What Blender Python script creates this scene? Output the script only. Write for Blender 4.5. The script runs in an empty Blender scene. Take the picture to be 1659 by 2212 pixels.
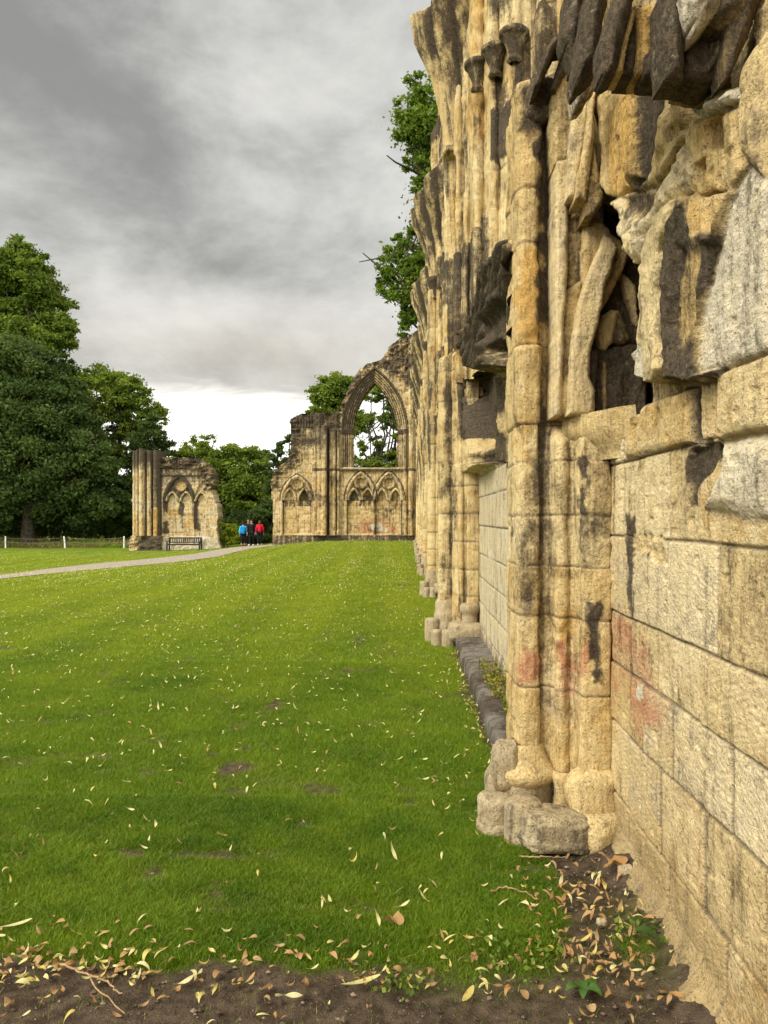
import bpy, math, random
import numpy as np

random.seed(11)
RNG = np.random.default_rng(11)
SC = bpy.context.scene
COL = SC.collection
R = math.radians
F, U0, V0, EYE = 1661.0, 885.0, 1118.0, 1.6      # photograph's focal length and vanishing point, in pixels of a 1659x2212 frame

# ------------------------------------------------------------------ noise
def _h(ix, iy, iz, seed):
    with np.errstate(over='ignore'):
        n = (ix.astype(np.uint32) * np.uint32(374761393) + iy.astype(np.uint32) * np.uint32(668265263)
             + iz.astype(np.uint32) * np.uint32(2147483647) + np.uint32((seed * 974711 + 12345) & 0xffffffff))
        n = (n ^ (n >> np.uint32(13))) * np.uint32(1274126177)
        n = (n ^ (n >> np.uint32(16))) * np.uint32(2246822519)
        n = n ^ (n >> np.uint32(15))
    return n.astype(np.float64) / 4294967295.0

def vnoise(x, y, z, seed=0):
    x = np.asarray(x, float); y = np.asarray(y, float) + 0 * x; z = np.asarray(z, float) + 0 * x
    fx, fy, fz = np.floor(x), np.floor(y), np.floor(z)
    ix, iy, iz = fx.astype(np.int64), fy.astype(np.int64), fz.astype(np.int64)
    tx, ty, tz = x - fx, y - fy, z - fz
    tx = tx * tx * tx * (tx * (tx * 6 - 15) + 10); ty = ty * ty * ty * (ty * (ty * 6 - 15) + 10); tz = tz * tz * tz * (tz * (tz * 6 - 15) + 10)
    r = 0
    for a in (0, 1):
        wa = tx if a else 1 - tx
        for b in (0, 1):
            wb = ty if b else 1 - ty
            for c in (0, 1):
                wc = tz if c else 1 - tz
                r = r + wa * wb * wc * _h(ix + a, iy + b, iz + c, seed)
    return r

def fbm(x, y, z, oct=4, seed=0, gain=0.5):
    s, a, t = 0, 1.0, 0.0
    for o in range(oct):
        k = 2.03 ** o
        s = s + a * (vnoise(x * k, y * k, z * k, seed + o * 17) * 2 - 1)
        t += a; a *= gain
    return s / t

def ridged(x, y, z, oct=4, seed=0):
    s, a, t = 0, 1.0, 0.0
    for o in range(oct):
        k = 2.03 ** o
        s = s + a * (1 - np.abs(vnoise(x * k, y * k, z * k, seed + o * 17) * 2 - 1))
        t += a; a *= .5
    return s / t

def sst(a, b, x):
    t = np.clip((x - a) / (b - a), 0, 1)
    return t * t * (3 - 2 * t)

def sdpoly(px, py, poly):
    """signed distance to a polygon, positive inside"""
    P = np.asarray(poly, float)
    d = np.full(px.shape, 1e18); ins = np.zeros(px.shape, bool)
    n = len(P)
    for i in range(n):
        ax, ay = P[i]; bx, by = P[(i + 1) % n]
        ex, ey = bx - ax, by - ay
        wx, wy = px - ax, py - ay
        t = np.clip((wx * ex + wy * ey) / (ex * ex + ey * ey + 1e-18), 0, 1)
        d = np.minimum(d, (wx - t * ex) ** 2 + (wy - t * ey) ** 2)
        c = ((ay > py) != (by > py))
        if abs(ey) > 1e-12:
            ins ^= c & (px < ex * (py - ay) / ey + ax)
    return np.where(ins, 1, -1) * np.sqrt(d)

# ------------------------------------------------------------------ objects
WL = {}
def wl(p):
    return WL.get(p.name, np.zeros(3)) if p else np.zeros(3)

def mk(name, V, faces, mat, parent=None, attrs=None, smooth=True, origin=None):
    V = np.asarray(V, float)
    if origin is None: origin = wl(parent)
    origin = np.asarray(origin, float)
    me = bpy.data.meshes.new(name)
    if not isinstance(faces, (list, tuple)): faces = [faces]
    faces = [np.asarray(f, np.int64) for f in faces if len(f)]
    nl = sum(f.size for f in faces); npo = sum(len(f) for f in faces)
    me.vertices.add(len(V)); me.vertices.foreach_set('co', (V - origin).astype(np.float32).ravel())
    me.loops.add(nl); me.loops.foreach_set('vertex_index', np.concatenate([f.ravel() for f in faces]).astype(np.int32))
    tot = np.concatenate([np.full(len(f), f.shape[1]) for f in faces])
    st = np.concatenate([[0], np.cumsum(tot)[:-1]])
    me.polygons.add(npo); me.polygons.foreach_set('loop_start', st.astype(np.int32))
    me.polygons.foreach_set('use_smooth', np.full(npo, smooth))
    if attrs:
        for k, a in attrs.items():
            at = me.color_attributes.new(k, 'FLOAT_COLOR', 'POINT')
            a = np.asarray(a, np.float32)
            if a.ndim == 1: a = np.repeat(a[None, :], len(V), 0)
            c = np.ones((len(V), 4), np.float32); c[:, :a.shape[1]] = a
            at.data.foreach_set('color', c.ravel())
    me.update(calc_edges=True); me.validate()
    me.materials.append(mat)
    o = bpy.data.objects.new(name, me); COL.objects.link(o)
    if parent: o.parent = parent
    o.location = origin - wl(parent)
    WL[o.name] = origin
    return o

def empty(name, loc):
    o = bpy.data.objects.new(name, None); COL.objects.link(o)
    o.empty_display_size = .3
    o.location = loc; WL[o.name] = np.asarray(loc, float)
    return o

def tag(o, label=None, cat=None, group=None, kind=None):
    if label: o['label'] = label
    if cat: o['category'] = cat
    if group: o['group'] = group
    if kind: o['kind'] = kind
    return o

def copy_tree(o, parent, shift):
    c = o.copy(); COL.objects.link(c); c.parent = parent
    c.location = tuple(np.array(o.location) + np.array(shift))
    WL[c.name] = WL[o.name] + np.array(shift)
    for ch in list(o.children): copy_tree(ch, c, (0, 0, 0))
    return c

def gridf(nu, nv, flip=False):
    i = np.arange(nu - 1)[:, None]; j = np.arange(nv - 1)[None, :]
    a = (i * nv + j).ravel(); b = a + 1; c = a + nv + 1; d = a + nv
    return np.stack([a, d, c, b], 1) if flip else np.stack([a, b, c, d], 1)

def submesh(name, V, Fq, mask, mat, parent, attrs, origin=None):
    f = Fq[mask]
    if not len(f): return None
    u, inv = np.unique(f.ravel(), return_inverse=True)
    return mk(name, V[u], inv.reshape(f.shape), mat, parent, {k: a[u] for k, a in attrs.items()}, True, origin)

class MB:
    def __init__(s): s.V = []; s.Q = []; s.T = []; s.n = 0; s.A = []
    def add(s, V, Fa, a=(0, 0, 0)):
        V = np.asarray(V, float); Fa = np.asarray(Fa, np.int64)
        s.V.append(V); (s.Q if Fa.shape[1] == 4 else s.T).append(Fa + s.n)
        a = np.asarray(a, float)
        s.A.append(a if a.ndim == 2 else np.repeat(a[None, :], len(V), 0)); s.n += len(V)
    def box(s, c, d, rz=0, bev=0):
        x, y, z = np.array(d) / 2
        P = np.array([(-x, -y, -z), (x, -y, -z), (x, y, -z), (-x, y, -z), (-x, -y, z), (x, -y, z), (x, y, z), (-x, y, z)])
        cr, sr = math.cos(rz), math.sin(rz)
        P = np.stack([P[:, 0] * cr - P[:, 1] * sr, P[:, 0] * sr + P[:, 1] * cr, P[:, 2]], 1) + np.array(c)
        s.add(P, [(0, 3, 2, 1), (4, 5, 6, 7), (0, 1, 5, 4), (1, 2, 6, 5), (2, 3, 7, 6), (3, 0, 4, 7)])
    def tube(s, path, rad, seg=8, a=(0, 0, 0)):
        P = np.asarray(path, float); n = len(P)
        rad = np.full(n, rad, float) if np.isscalar(rad) else np.asarray(rad, float)
        T = np.gradient(P, axis=0); T /= np.linalg.norm(T, axis=1)[:, None] + 1e-12
        up = np.where(np.abs(T[:, 2:3]) > .9, np.array([[1., 0, 0]]), np.array([[0, 0, 1.]]))
        B = np.cross(T, up); B /= np.linalg.norm(B, axis=1)[:, None]
        N = np.cross(B, T)
        an = np.arange(seg) / seg * 2 * math.pi
        V = P[:, None] + rad[:, None, None] * (np.cos(an)[None, :, None] * B[:, None] + np.sin(an)[None, :, None] * N[:, None])
        i = np.arange(n - 1)[:, None]; j = np.arange(seg)[None, :]
        q = np.stack([i * seg + j, i * seg + (j + 1) % seg, (i + 1) * seg + (j + 1) % seg, (i + 1) * seg + j], -1).reshape(-1, 4)
        s.add(V.reshape(-1, 3), q, a)
    def build(s, name, mat, parent=None, attr='stain', smooth=True, origin=None):
        V = np.concatenate(s.V); fs = []
        if s.Q: fs.append(np.concatenate(s.Q))
        if s.T: fs.append(np.concatenate(s.T))
        return mk(name, V, fs, mat, parent, {attr: np.concatenate(s.A)} if attr else None, smooth, origin)

# ------------------------------------------------------------------ materials
class NT:
    def __init__(s, name):
        s.m = bpy.data.materials.new(name); s.m.use_nodes = True
        s.t = s.m.node_tree; s.t.nodes.clear()
        s.out = s.t.nodes.new('ShaderNodeOutputMaterial')
    def n(s, ty, **kw):
        nd = s.t.nodes.new(ty)
        for k, v in kw.items(): setattr(nd, k, v)
        return nd
    def l(s, a, b): s.t.links.new(a, b)
    def _in(s, sock, v):
        if hasattr(v, 'is_linked'): s.l(v, sock)
        elif v is not None: sock.default_value = v
    def math(s, op, a, b=None, c=None, clamp=False):
        nd = s.n('ShaderNodeMath', operation=op, use_clamp=clamp)
        for i, v in enumerate((a, b, c)):
            if v is not None: s._in(nd.inputs[i], v)
        return nd.outputs[0]
    def mix(s, f, a, b, mode='MIX'):
        nd = s.n('ShaderNodeMix', data_type='RGBA', blend_type=mode, clamp_factor=True)
        s._in(nd.inputs[0], f)
        for i, v in ((6, a), (7, b)):
            if isinstance(v, tuple): v = (*v, 1) if len(v) == 3 else v
            s._in(nd.inputs[i], v)
        return nd.outputs[2]
    def ss(s, x, a, b, lo=0., hi=1.):
        nd = s.n('ShaderNodeMapRange', interpolation_type='SMOOTHSTEP')
        s._in(nd.inputs[0], x)
        for i, v in zip((1, 2, 3, 4), (a, b, lo, hi)): nd.inputs[i].default_value = v
        return nd.outputs[0]
    def noise(s, vec, scale, detail=4, rough=.55, dist=0.):
        nd = s.n('ShaderNodeTexNoise'); s._in(nd.inputs['Vector'], vec)
        nd.inputs['Scale'].default_value = scale; nd.inputs['Detail'].default_value = detail
        nd.inputs['Roughness'].default_value = rough; nd.inputs['Distortion'].default_value = dist
        return nd.outputs['Fac']
    def scale(s, vec, sc):
        nd = s.n('ShaderNodeVectorMath', operation='MULTIPLY'); s._in(nd.inputs[0], vec); nd.inputs[1].default_value = sc
        return nd.outputs[0]
    def attr(s, name):
        a = s.n('ShaderNodeAttribute', attribute_name=name)
        sp = s.n('ShaderNodeSeparateColor'); s.l(a.outputs['Color'], sp.inputs[0])
        return sp.outputs
    def bump(s, h, strength, dist, nrm=None):
        b = s.n('ShaderNodeBump'); b.inputs['Strength'].default_value = strength; b.inputs['Distance'].default_value = dist
        s._in(b.inputs['Height'], h)
        if nrm is not None: s.l(nrm, b.inputs['Normal'])
        return b.outputs[0]
    def principled(s, col, rough=.9, spec=.2, nrm=None):
        p = s.n('ShaderNodeBsdfPrincipled')
        if isinstance(col, tuple): col = (*col, 1)
        s._in(p.inputs['Base Color'], col); s._in(p.inputs['Roughness'], rough)
        p.inputs['Specular IOR Level'].default_value = spec
        if nrm is not None: s.l(nrm, p.inputs['Normal'])
        s.l(p.outputs[0], s.out.inputs[0])
        return p

def stone_material(name, cream, tan, grime=.35, scale=1.0, fdir=(70, 70, 7), patch=.36):
    t = NT(name)
    pos = t.n('ShaderNodeNewGeometry').outputs['Position']
    A = t.attr('stain'); B = t.attr('tone')
    black, orange, red = A[0], A[1], A[2]; pale, tint, joint = B[0], B[1], B[2]
    n1 = t.noise(pos, 1.1 * scale, 6, .6, .4); n2 = t.noise(pos, 7 * scale, 6, .65); n3 = t.noise(pos, 120 * scale, 4, .75); n4 = t.noise(pos, 42 * scale, 5, .7)
    st = t.noise(t.scale(pos, (11 * scale, 11 * scale, .9 * scale)), 1, 5, .65)
    f = t.math('ADD', t.math('MULTIPLY', t.math('SUBTRACT', n1, .5), 2.0), t.math('ADD', tint, .42))
    f = t.math('ADD', f, t.math('MULTIPLY', t.math('SUBTRACT', n2, .5), 1.3))
    c = t.mix(t.math('MULTIPLY', f, 1, clamp=True), cream, tan)
    def msk(a, nz, w, lo, hi): return t.ss(t.math('ADD', a, t.math('MULTIPLY', t.math('SUBTRACT', nz, .5), w)), lo, hi)
    c = t.mix(msk(pale, n2, .9, .2, .75), c, (.60, .545, .41))
    c = t.mix(msk(orange, n2, 1.1, .2, .85), c, (.53, .335, .105))
    w2 = t.ss(n2, .54, .75)
    c = t.mix(t.math('MULTIPLY', w2, .45), c, (.36, .215, .065))
    # natural weathering: streaks run down the faces, grime settles in patches
    w = t.ss(t.math('ADD', t.math('MULTIPLY', st, .62), t.math('MULTIPLY', n1, .38)), .49, .66)
    c = t.mix(t.math('MULTIPLY', w, grime), c, (.15, .122, .08))
    gm = t.ss(t.math('ADD', t.math('MULTIPLY', t.noise(pos, 3.2 * scale, 7, .72, .8), .75), t.math('MULTIPLY', n4, .25)), .53, .66)
    c = t.mix(t.math('MULTIPLY', gm, patch), c, (.21, .165, .10))
    c = t.mix(t.math('MULTIPLY', msk(red, t.math('ADD', t.math('MULTIPLY', n2, .6), t.math('MULTIPLY', n4, .4)), 1.3, .15, .85), .72), c, (.42, .145, .09))
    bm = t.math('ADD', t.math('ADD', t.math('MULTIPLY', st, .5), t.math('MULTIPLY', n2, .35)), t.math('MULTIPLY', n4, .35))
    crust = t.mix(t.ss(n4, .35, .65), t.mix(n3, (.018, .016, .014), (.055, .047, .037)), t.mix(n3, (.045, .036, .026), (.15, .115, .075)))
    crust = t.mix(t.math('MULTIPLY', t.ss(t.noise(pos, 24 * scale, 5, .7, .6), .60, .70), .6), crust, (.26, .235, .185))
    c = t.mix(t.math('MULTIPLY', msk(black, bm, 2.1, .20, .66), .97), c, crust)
    fs = t.noise(t.scale(pos, tuple(q * scale for q in fdir)), 1, 4, .65)
    c = t.mix(.55, c, t.mix(t.ss(fs, .3, .7), (.72, .70, .66), (1.26, 1.25, 1.22)), 'MULTIPLY')
    pit = t.ss(t.noise(pos, 95 * scale, 3, .6), .60, .68)
    c = t.mix(t.math('MULTIPLY', pit, .42), c, (.12, .09, .05))
    c = t.mix(t.math('MULTIPLY', joint, .75, clamp=True), c, (.095, .078, .058))
    c = t.mix(.9, c, t.mix(t.ss(n3, .25, .75), (.80, .79, .77), (1.20, 1.19, 1.18)), 'MULTIPLY')
    hgt = t.math('ADD', t.math('ADD', t.math('MULTIPLY', n3, .22), t.math('MULTIPLY', fs, .35)), t.math('MULTIPLY', n4, .9))
    hgt = t.math('SUBTRACT', t.math('ADD', hgt, t.math('MULTIPLY', t.noise(pos, 15 * scale, 5, .7), 1.1)), t.math('MULTIPLY', pit, .45))
    t.principled(c, .95, .08, t.bump(hgt, .9, .016 / scale))
    return t.m

def plain(name, col, rough=.8, spec=.25, var=.35, sc=12., bump=.2):
    t = NT(name)
    pos = t.n('ShaderNodeTexCoord').outputs['Object']
    n = t.noise(pos, sc, 4)
    d = tuple(x * (1 - var) for x in col); b = tuple(min(1, x * (1 + var)) for x in col)
    c = t.mix(t.ss(n, .3, .7), d, b)
    t.principled(c, rough, spec, t.bump(n, bump, .01))
    return t.m

def leafy(name, dark, lite, trans=.35, attr='leaf'):
    t = NT(name)
    A = t.attr(attr)
    c = t.mix(A[0], dark, lite)
    c = t.mix(t.math('MULTIPLY', A[1], .8), c, (.42, .30, .06))
    d = t.n('ShaderNodeBsdfPrincipled'); t.l(c, d.inputs['Base Color']); d.inputs['Roughness'].default_value = .65
    d.inputs['Specular IOR Level'].default_value = .15
    tr = t.n('ShaderNodeBsdfTranslucent')
    t.l(t.mix(1., c, (1.25, 1.2, .7), 'MULTIPLY'), tr.inputs['Color'])
    m = t.n('ShaderNodeMixShader'); m.inputs[0].default_value = trans
    t.l(d.outputs[0], m.inputs[1]); t.l(tr.outputs[0], m.inputs[2]); t.l(m.outputs[0], t.out.inputs[0])
    return t.m

M_STONE = stone_material('limestone', (.67, .54, .285), (.49, .35, .145), .30)
M_ASH = stone_material('ashlar_limestone', (.68, .56, .325), (.53, .395, .18), .08, 1.0, (16, 16, 75), .22)
M_FAR = stone_material('limestone_far', (.64, .51, .285), (.48, .345, .15), .28, .8)
M_GREY = stone_material('grey_stone', (.47, .39, .245), (.32, .255, .15), .5)
M_DARK = stone_material('dark_ledge', (.23, .21, .18), (.15, .135, .115), .5)
M_BARK = plain('bark', (.055, .045, .033), .95, .1, .5, 6, .6)

# ------------------------------------------------------------------ terrain
def terr(x, y):
    x = np.asarray(x, float); y = np.asarray(y, float)
    t = np.clip((-x - 4) / 13, 0, 1); t = t * t * (3 - 2 * t)
    far = sst(14, 32, y)
    return -.62 * t * far + .10 * sst(28, 46, y) * sst(-9, -5, x)

def ground_at(u, v):
    """the point of the lawn seen at a place of the 1659x2212 frame"""
    Y = 30.
    for _ in range(60):
        z = float(terr((u - U0) / F * Y, Y))
        Y = .5 * Y + .5 * (EYE - z) * F / (v - V0)
    return (u - U0) / F * Y, Y, float(terr((u - U0) / F * Y, Y))

def at(u, v, Y):
    return np.array([(u - U0) / F * Y, Y, EYE - (v - V0) / F * Y])

# ------------------------------------------------------------------ the ruined nave wall
WALL = empty('ruined_abbey_wall', (1.0, 0, 0))
tag(WALL, 'long ruined limestone abbey wall with clustered piers running down the right side', 'ruined wall')

ZL = np.array([-.3, .26, .605, .89, 1.145, 1.511, 1.86, 2.08, 2.5])
VJ = [[1.2, 1.65, 2.02, 2.42, 2.62, 2.96, 3.4], [.9, 1.5, 2.17, 2.607, 3.05, 3.497], [1.1, 1.75, 2.40, 2.924, 3.276], [.8, 1.55, 2.1, 2.649, 3.125],
      [1.0, 1.6, 2.03, 2.50, 2.987, 3.46], [1.3, 1.9, 2.69, 2.987, 3.61], [1.0, 1.7, 2.53, 2.97, 3.61], [1.5]]

def ashlar(Y, Z, seed=0, zl=ZL, vj=None, period=None):
    wob = .006 * fbm(Y * 2.2, Z * 3, 0 * Z + seed, 3, 5 + seed)
    Zw = Z + wob
    k = np.clip(np.searchsorted(zl, Zw.ravel()).reshape(Z.shape) - 1, 0, len(zl) - 2)
    dz = np.minimum(np.abs(Zw - zl[k]), np.abs(zl[k + 1] - Zw))
    dy = np.full(Z.shape, 9.); kk = np.zeros(Z.shape, int)
    Yw = Y + .008 * fbm(Z * 3, Y * 2, 0 * Z + seed, 2, 9 + seed)
    for c in range(len(zl) - 1):
        s = k == c
        if not s.any(): continue
        if vj is not None: js = np.array(sorted(vj[min(c, len(vj) - 1)]))
        else:
            r = np.random.default_rng(100 + c + seed * 31); js = np.cumsum(r.uniform(.35, .75, 40)) + period
        i = np.searchsorted(js, Yw[s]); kk[s] = i
        lo = js[np.clip(i - 1, 0, len(js) - 1)]; hi = js[np.clip(i, 0, len(js) - 1)]
        dy[s] = np.minimum(np.abs(Yw[s] - lo), np.abs(Yw[s] - hi))
    rnd = _h(k, kk, k * 0 + seed, 77); rnd2 = _h(k, kk, k * 0 + seed, 78)
    wid = .75 + .5 * vnoise(Y * 5, Z * 5, 0 * Z, 3)
    jz = np.exp(-(dz / (.0060 * wid)) ** 2); jy = np.exp(-(dy / (.0062 * wid)) ** 2)
    j = np.maximum(jz, jy)
    d = np.minimum(dz, dy)
    h = (rnd - .5) * .016 - .011 * j - .0025 * np.exp(-d / .015) + .006 * fbm(Y * 4, Z * 4, rnd * 40, 3, 21)
    # tooling marks of some blocks
    tl = (rnd2 > .55) * np.sin((Z * .9 + Y * .35 * np.where(rnd > .5, 1, -1)) * 330 + 4 * fbm(Y * 6, Z * 6, 0 * Z, 2, 8)) * .0006
    h = h + tl
    return h, j * sst(.1, .6, wid * .6 + .25), rnd, rnd2

class Field:
    """relief of one stretch of wall: how far every point stands out of the wall plane, and its stains"""
    def __init__(s, Y, Z):
        s.Y, s.Z = Y, Z
        s.H = np.zeros(Y.shape); s.S = np.zeros(Y.shape + (3,)); s.T = np.zeros(Y.shape + (3,)); s.reg = np.zeros(Y.shape, int)
    def layer(s, pts, h, e=.009, wob=.014, amp=.014, freq=9., gy=0., gz=0., dome=0., dr=.08, flute=None, black=None, orange=None, red=None,
              pale=None, tint=None, plane=None, wf=14., crack=.0, reg=None, relief=True, seed=1, op='over'):
        if black is not None and black > .25: black = min(.92, black * 1.4)
        P = np.asarray(pts); lo = P.min(0) - .1; hi = P.max(0) + .1
        sel = (s.Y > lo[0]) & (s.Y < hi[0]) & (s.Z > lo[1]) & (s.Z < hi[1])
        if not sel.any(): return
        Y, Z = s.Y[sel], s.Z[sel]
        sd = sdpoly(Y, Z, P) + wob * fbm(Y * wf, Z * wf, 0 * Y + seed, 4, seed)
        m = sst(-e, e, sd)
        c = P.mean(0)
        if relief:
            t = h + gy * (Y - c[0]) + gz * (Z - c[1]) + amp * fbm(Y * freq, Z * freq, 0 * Y + seed * 3.1, 4, seed + 40)
            if plane: t = t - (h + gy * (Y - c[0])) + np.clip(plane[1] + plane[2] * (Y - plane[0]), plane[4] if len(plane) > 4 else .07, plane[3])
            t = t + amp * .8 * (ridged(Y * freq * .6, Z * freq * .35, 0 * Y + seed, 3, seed + 60) - .6)
            if dome: t = t - dome * (1 - np.clip(sd / dr, 0, 1)) ** 2
            if flute:
                a, n, ph, sk = flute
                q = (Y - lo[0]) / (hi[0] - lo[0]) + sk * (Z - c[1])
                t = t + a * np.cos(q * n * 2 * math.pi + ph)
            s.H[sel] = np.maximum(s.H[sel], s.H[sel] * (1 - m) + t * m) if op == 'max' else s.H[sel] * (1 - m) + t * m
            jj = np.exp(-((sd + .004) / .010) ** 2) * crack
            s.T[sel, 2] = np.maximum(s.T[sel, 2] * (1 - m), jj)
        ms = sst(-e - .02, e + .035, sd + .03 * fbm(Y * 9, Z * 5, 0 * Y + seed, 4, seed + 5)) if relief else m
        for i, v in ((0, black), (1, orange), (2, red)):
            if v is not None: s.S[sel, i] = s.S[sel, i] * (1 - ms) + v * ms
            elif relief: s.S[sel, i] *= (1 - m)
        for i, v in ((0, pale), (1, tint)):
            if v is not None: s.T[sel, i] = s.T[sel, i] * (1 - m) + v * m
            elif relief: s.T[sel, i] *= (1 - m)
        if reg is not None:
            q = s.reg[sel]; q[m > .5] = reg; s.reg[sel] = q

def conv(pts, ox, sx, oy, sy, X):
    out = []
    for x, y in pts:
        u, v = ox + sx * x, oy + sy * y
        Y = X * F / (u - U0); out.append((Y, EYE - (v - V0) / F * Y))
    return out
def d_(pts, h): return conv(pts, 1151.5, .3059, 0, .3059, 1.0 - h)          # scales of the close-up views the outlines were measured in
def c2_(pts, h): return conv(pts, 844.5, .491, 552.7, .491, 1.0 - h)
def c3_(pts, h): return conv(pts, 844.5, .491, 1105.5, .491, 1.0 - h)
def c4_(pts, h): return conv(pts, 844.5, .491, 1658.2, .491, 1.0 - h)
def b4_(pts, h): return conv(pts, 875.2, .18736, 429.9, .18736, .87 - h)
def b2_(pts, h): return conv(pts, 844.5, .491, 552.7, .491, .87 - h)

# ---- the bay next to the camera
def near_bay():
    cy = np.concatenate([1 / np.linspace(1 / 5.3, 1 / 4.13, 26), 1 / np.linspace(1 / 4.12, 1 / 3.86, 150), 1 / np.linspace(1 / 3.85, 1 / 2.08, 270), np.linspace(2.06, -2.0, 70)])
    rz = np.concatenate([np.arange(-.3, 4.5, .0040), np.linspace(4.52, 9.5, 45)])
    Y, Z = np.meshgrid(cy, rz, indexing='ij')
    f = Field(Y, Z)
    h, j, rnd, rnd2 = ashlar(Y, Z, 0, ZL, VJ)
    low = 1 - sst(2.07, 2.085, Z)
    f.H = h * low + (1 - low) * (-.05 + .05 * fbm(Y * 3, Z * 3, 0 * Y, 5, 3))
    f.T[..., 2] = j * low
    f.T[..., 1] = (rnd - .5) * 1.1 * low
    f.T[..., 0] = np.where(rnd2 > .66, .36, 0.) * low; f.H += low * (rnd2 - .5) * .012
    f.S[..., 0] = .18 * (1 - low) + .10 * low * (rnd2 < .12)
    f.S[..., 1] = np.where((rnd > .35) & (rnd < .5), .42, .0) * low
    # eroded rubble-like face above
    f.H += (1 - low) * .05 * (ridged(Y * 2.5, Z * 1.6, 0 * Y, 5, 31) - .6)
    L = f.layer
    # string course zone and the block beside the black recess
    L(c2_([(1290, 600), (1425, 560), (1420, 820), (1300, 830)], -.05), -.06, amp=.02, black=.62, tint=.2, crack=.6, seed=4)
    L(c2_([(1425, 525), (1665, 420), (1665, 755), (1425, 810)], .03), .035, e=.008, wob=.006, amp=.006, tint=.12, dome=.012, dr=.03, crack=.7, seed=5)
    L(c2_([(1022, 690), (1290, 585), (1300, 825), (1022, 885)], .02), .02, e=.008, wob=.008, amp=.01, orange=.45, tint=.3, crack=.6, dome=.012, dr=.03, seed=6)
    L(c2_([(1350, 860), (1430, 815), (1520, 850), (1400, 1000), (1330, 1125), (1340, 900)], -.03), -.03, amp=.02, black=.55, seed=7)
    L(c2_([(1430, 815), (1665, 780), (1665, 1170), (1500, 1150), (1345, 1110), (1395, 1010), (1430, 930)], .03), .035, amp=.02, freq=6, pale=.55, tint=-.2, dome=.03, dr=.06, crack=.4, seed=8)
    L(c2_([(1475, 850), (1500, 830), (1535, 850), (1525, 880), (1490, 885)], -.05), -.05, black=.5, seed=9)
    # broken arcade: from back to front
    L(d_([(1430, 560), (1490, 380), (1665, 60), (1665, 1345), (1600, 1310), (1480, 1130), (1430, 900)], .03), .04, amp=.03, freq=5, tint=.0, pale=.25, dome=.04, dr=.08, seed=10)
    L(d_([(1470, 1120), (1530, 1160), (1665, 1290), (1665, 1350), (1600, 1330)], .0), .0, black=.6, amp=.02, seed=11)
    L(d_([(1090, 860), (1300, 785), (1420, 760), (1435, 1000), (1505, 1190), (1425, 1360), (1000, 1390), (1080, 1250)], .05), .06, amp=.03, freq=6, orange=.28, tint=.25, gy=.05, dome=.02, dr=.05, crack=.5, seed=12)
    L(d_([(1330, 880), (1425, 780), (1430, 960), (1440, 1050), (1310, 1060)], .01), .0, amp=.02, tint=.4, black=.25, seed=13)
    L(d_([(1255, 1280), (1260, 1170), (1330, 1110), (1325, 1200), (1290, 1310)], .01), .02, amp=.02, tint=.5, black=.25, seed=14)
    L(d_([(1000, 1390), (1425, 1360), (1450, 1300), (1340, 1690), (1170, 1690), (1100, 1745), (960, 1710), (950, 1440)], .07), .08, amp=.015, orange=.42, tint=.3, flute=(.008, 9, 0, 0), crack=.5, gy=.05, seed=15)
    # tall black-crusted stone
    L(d_([(950, 1480), (1060, 1430), (1110, 1640), (1345, 1690), (1200, 2560), (1190, 2625), (1100, 2690), (900, 2690), (885, 2500), (905, 1750)], .085), .085, e=.012, amp=.03, freq=7, gz=.02, black=.50, seed=16, crack=.3)
    L(d_([(1010, 1760), (1190, 1720), (1110, 2500), (1010, 2450), (960, 2300)], .07), .055, e=.03, amp=.025, freq=8, black=.20, orange=.30, tint=.9, seed=17)
    L(d_([(1190, 1740), (1290, 1700), (1200, 2420), (1160, 2460)], .07), .05, e=.02, amp=.02, black=.6, tint=.5, seed=18)
    L(d_([(960, 1420), (1010, 1440), (1000, 1500), (960, 1580), (890, 1770), (885, 2300), (900, 2600), (870, 2690), (760, 2700), (695, 2650), (720, 2300), (742, 2200), (722, 1960), (705, 1900), (730, 1840), (790, 1640), (880, 1480)], .08), .085, e=.010, amp=.02, freq=8, gy=-.08, pale=.3, tint=-.1, orange=.0, dome=.015, dr=.03, seed=19)
    L(d_([(700, 2500), (760, 2420), (770, 2700), (700, 2660)], .075), .075, amp=.02, pale=.9, black=.12, seed=20)
    # pale panel with drafted margin
    L(d_([(1545, 1190), (1590, 1230), (1665, 1290), (1665, 2465), (1540, 2530), (1430, 2570), (1290, 2630), (1195, 2640), (1205, 2300), (1290, 1900), (1380, 1600), (1450, 1310)], .03), .035, e=.010, wob=.010, reg=3, amp=.006, freq=4, pale=.62, tint=-.2, dome=.012, dr=.03, crack=.4, seed=21)
    # orange-brown hollowed stone
    L(d_([(470, 575), (690, 555), (900, 600), (995, 620), (1035, 980), (930, 1170), (880, 1300), (700, 1355), (640, 1345), (600, 1425), (520, 1425), (460, 1300), (425, 1000), (425, 700)], .08), .085, e=.012, amp=.03, freq=6, tint=.2, orange=.3, gy=-.03, dome=.02, dr=.04, seed=22)
    L(d_([(520, 760), (700, 700), (720, 1280), (640, 1400), (540, 1400), (500, 1000)], .085), .085, amp=.03, freq=7, orange=.75, tint=.6, relief=False, e=.08, seed=23)
    L(d_([(690, 590), (880, 610), (970, 700), (960, 900), (900, 1150), (860, 1290), (710, 1330), (700, 1000)], .05), .035, e=.035, amp=.02, freq=6, black=.45, tint=.6, orange=.1, seed=24)
    L(d_([(640, 620), (690, 620), (695, 1250), (650, 1300), (630, 1000)], .10), .105, e=.03, amp=.02, orange=.85, tint=.5, seed=25)
    L(d_([(900, 640), (1000, 640), (1035, 980), (960, 1120), (900, 1140), (970, 900)], .075), .07, e=.03, amp=.03, pale=.25, tint=.1, seed=26)
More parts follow.
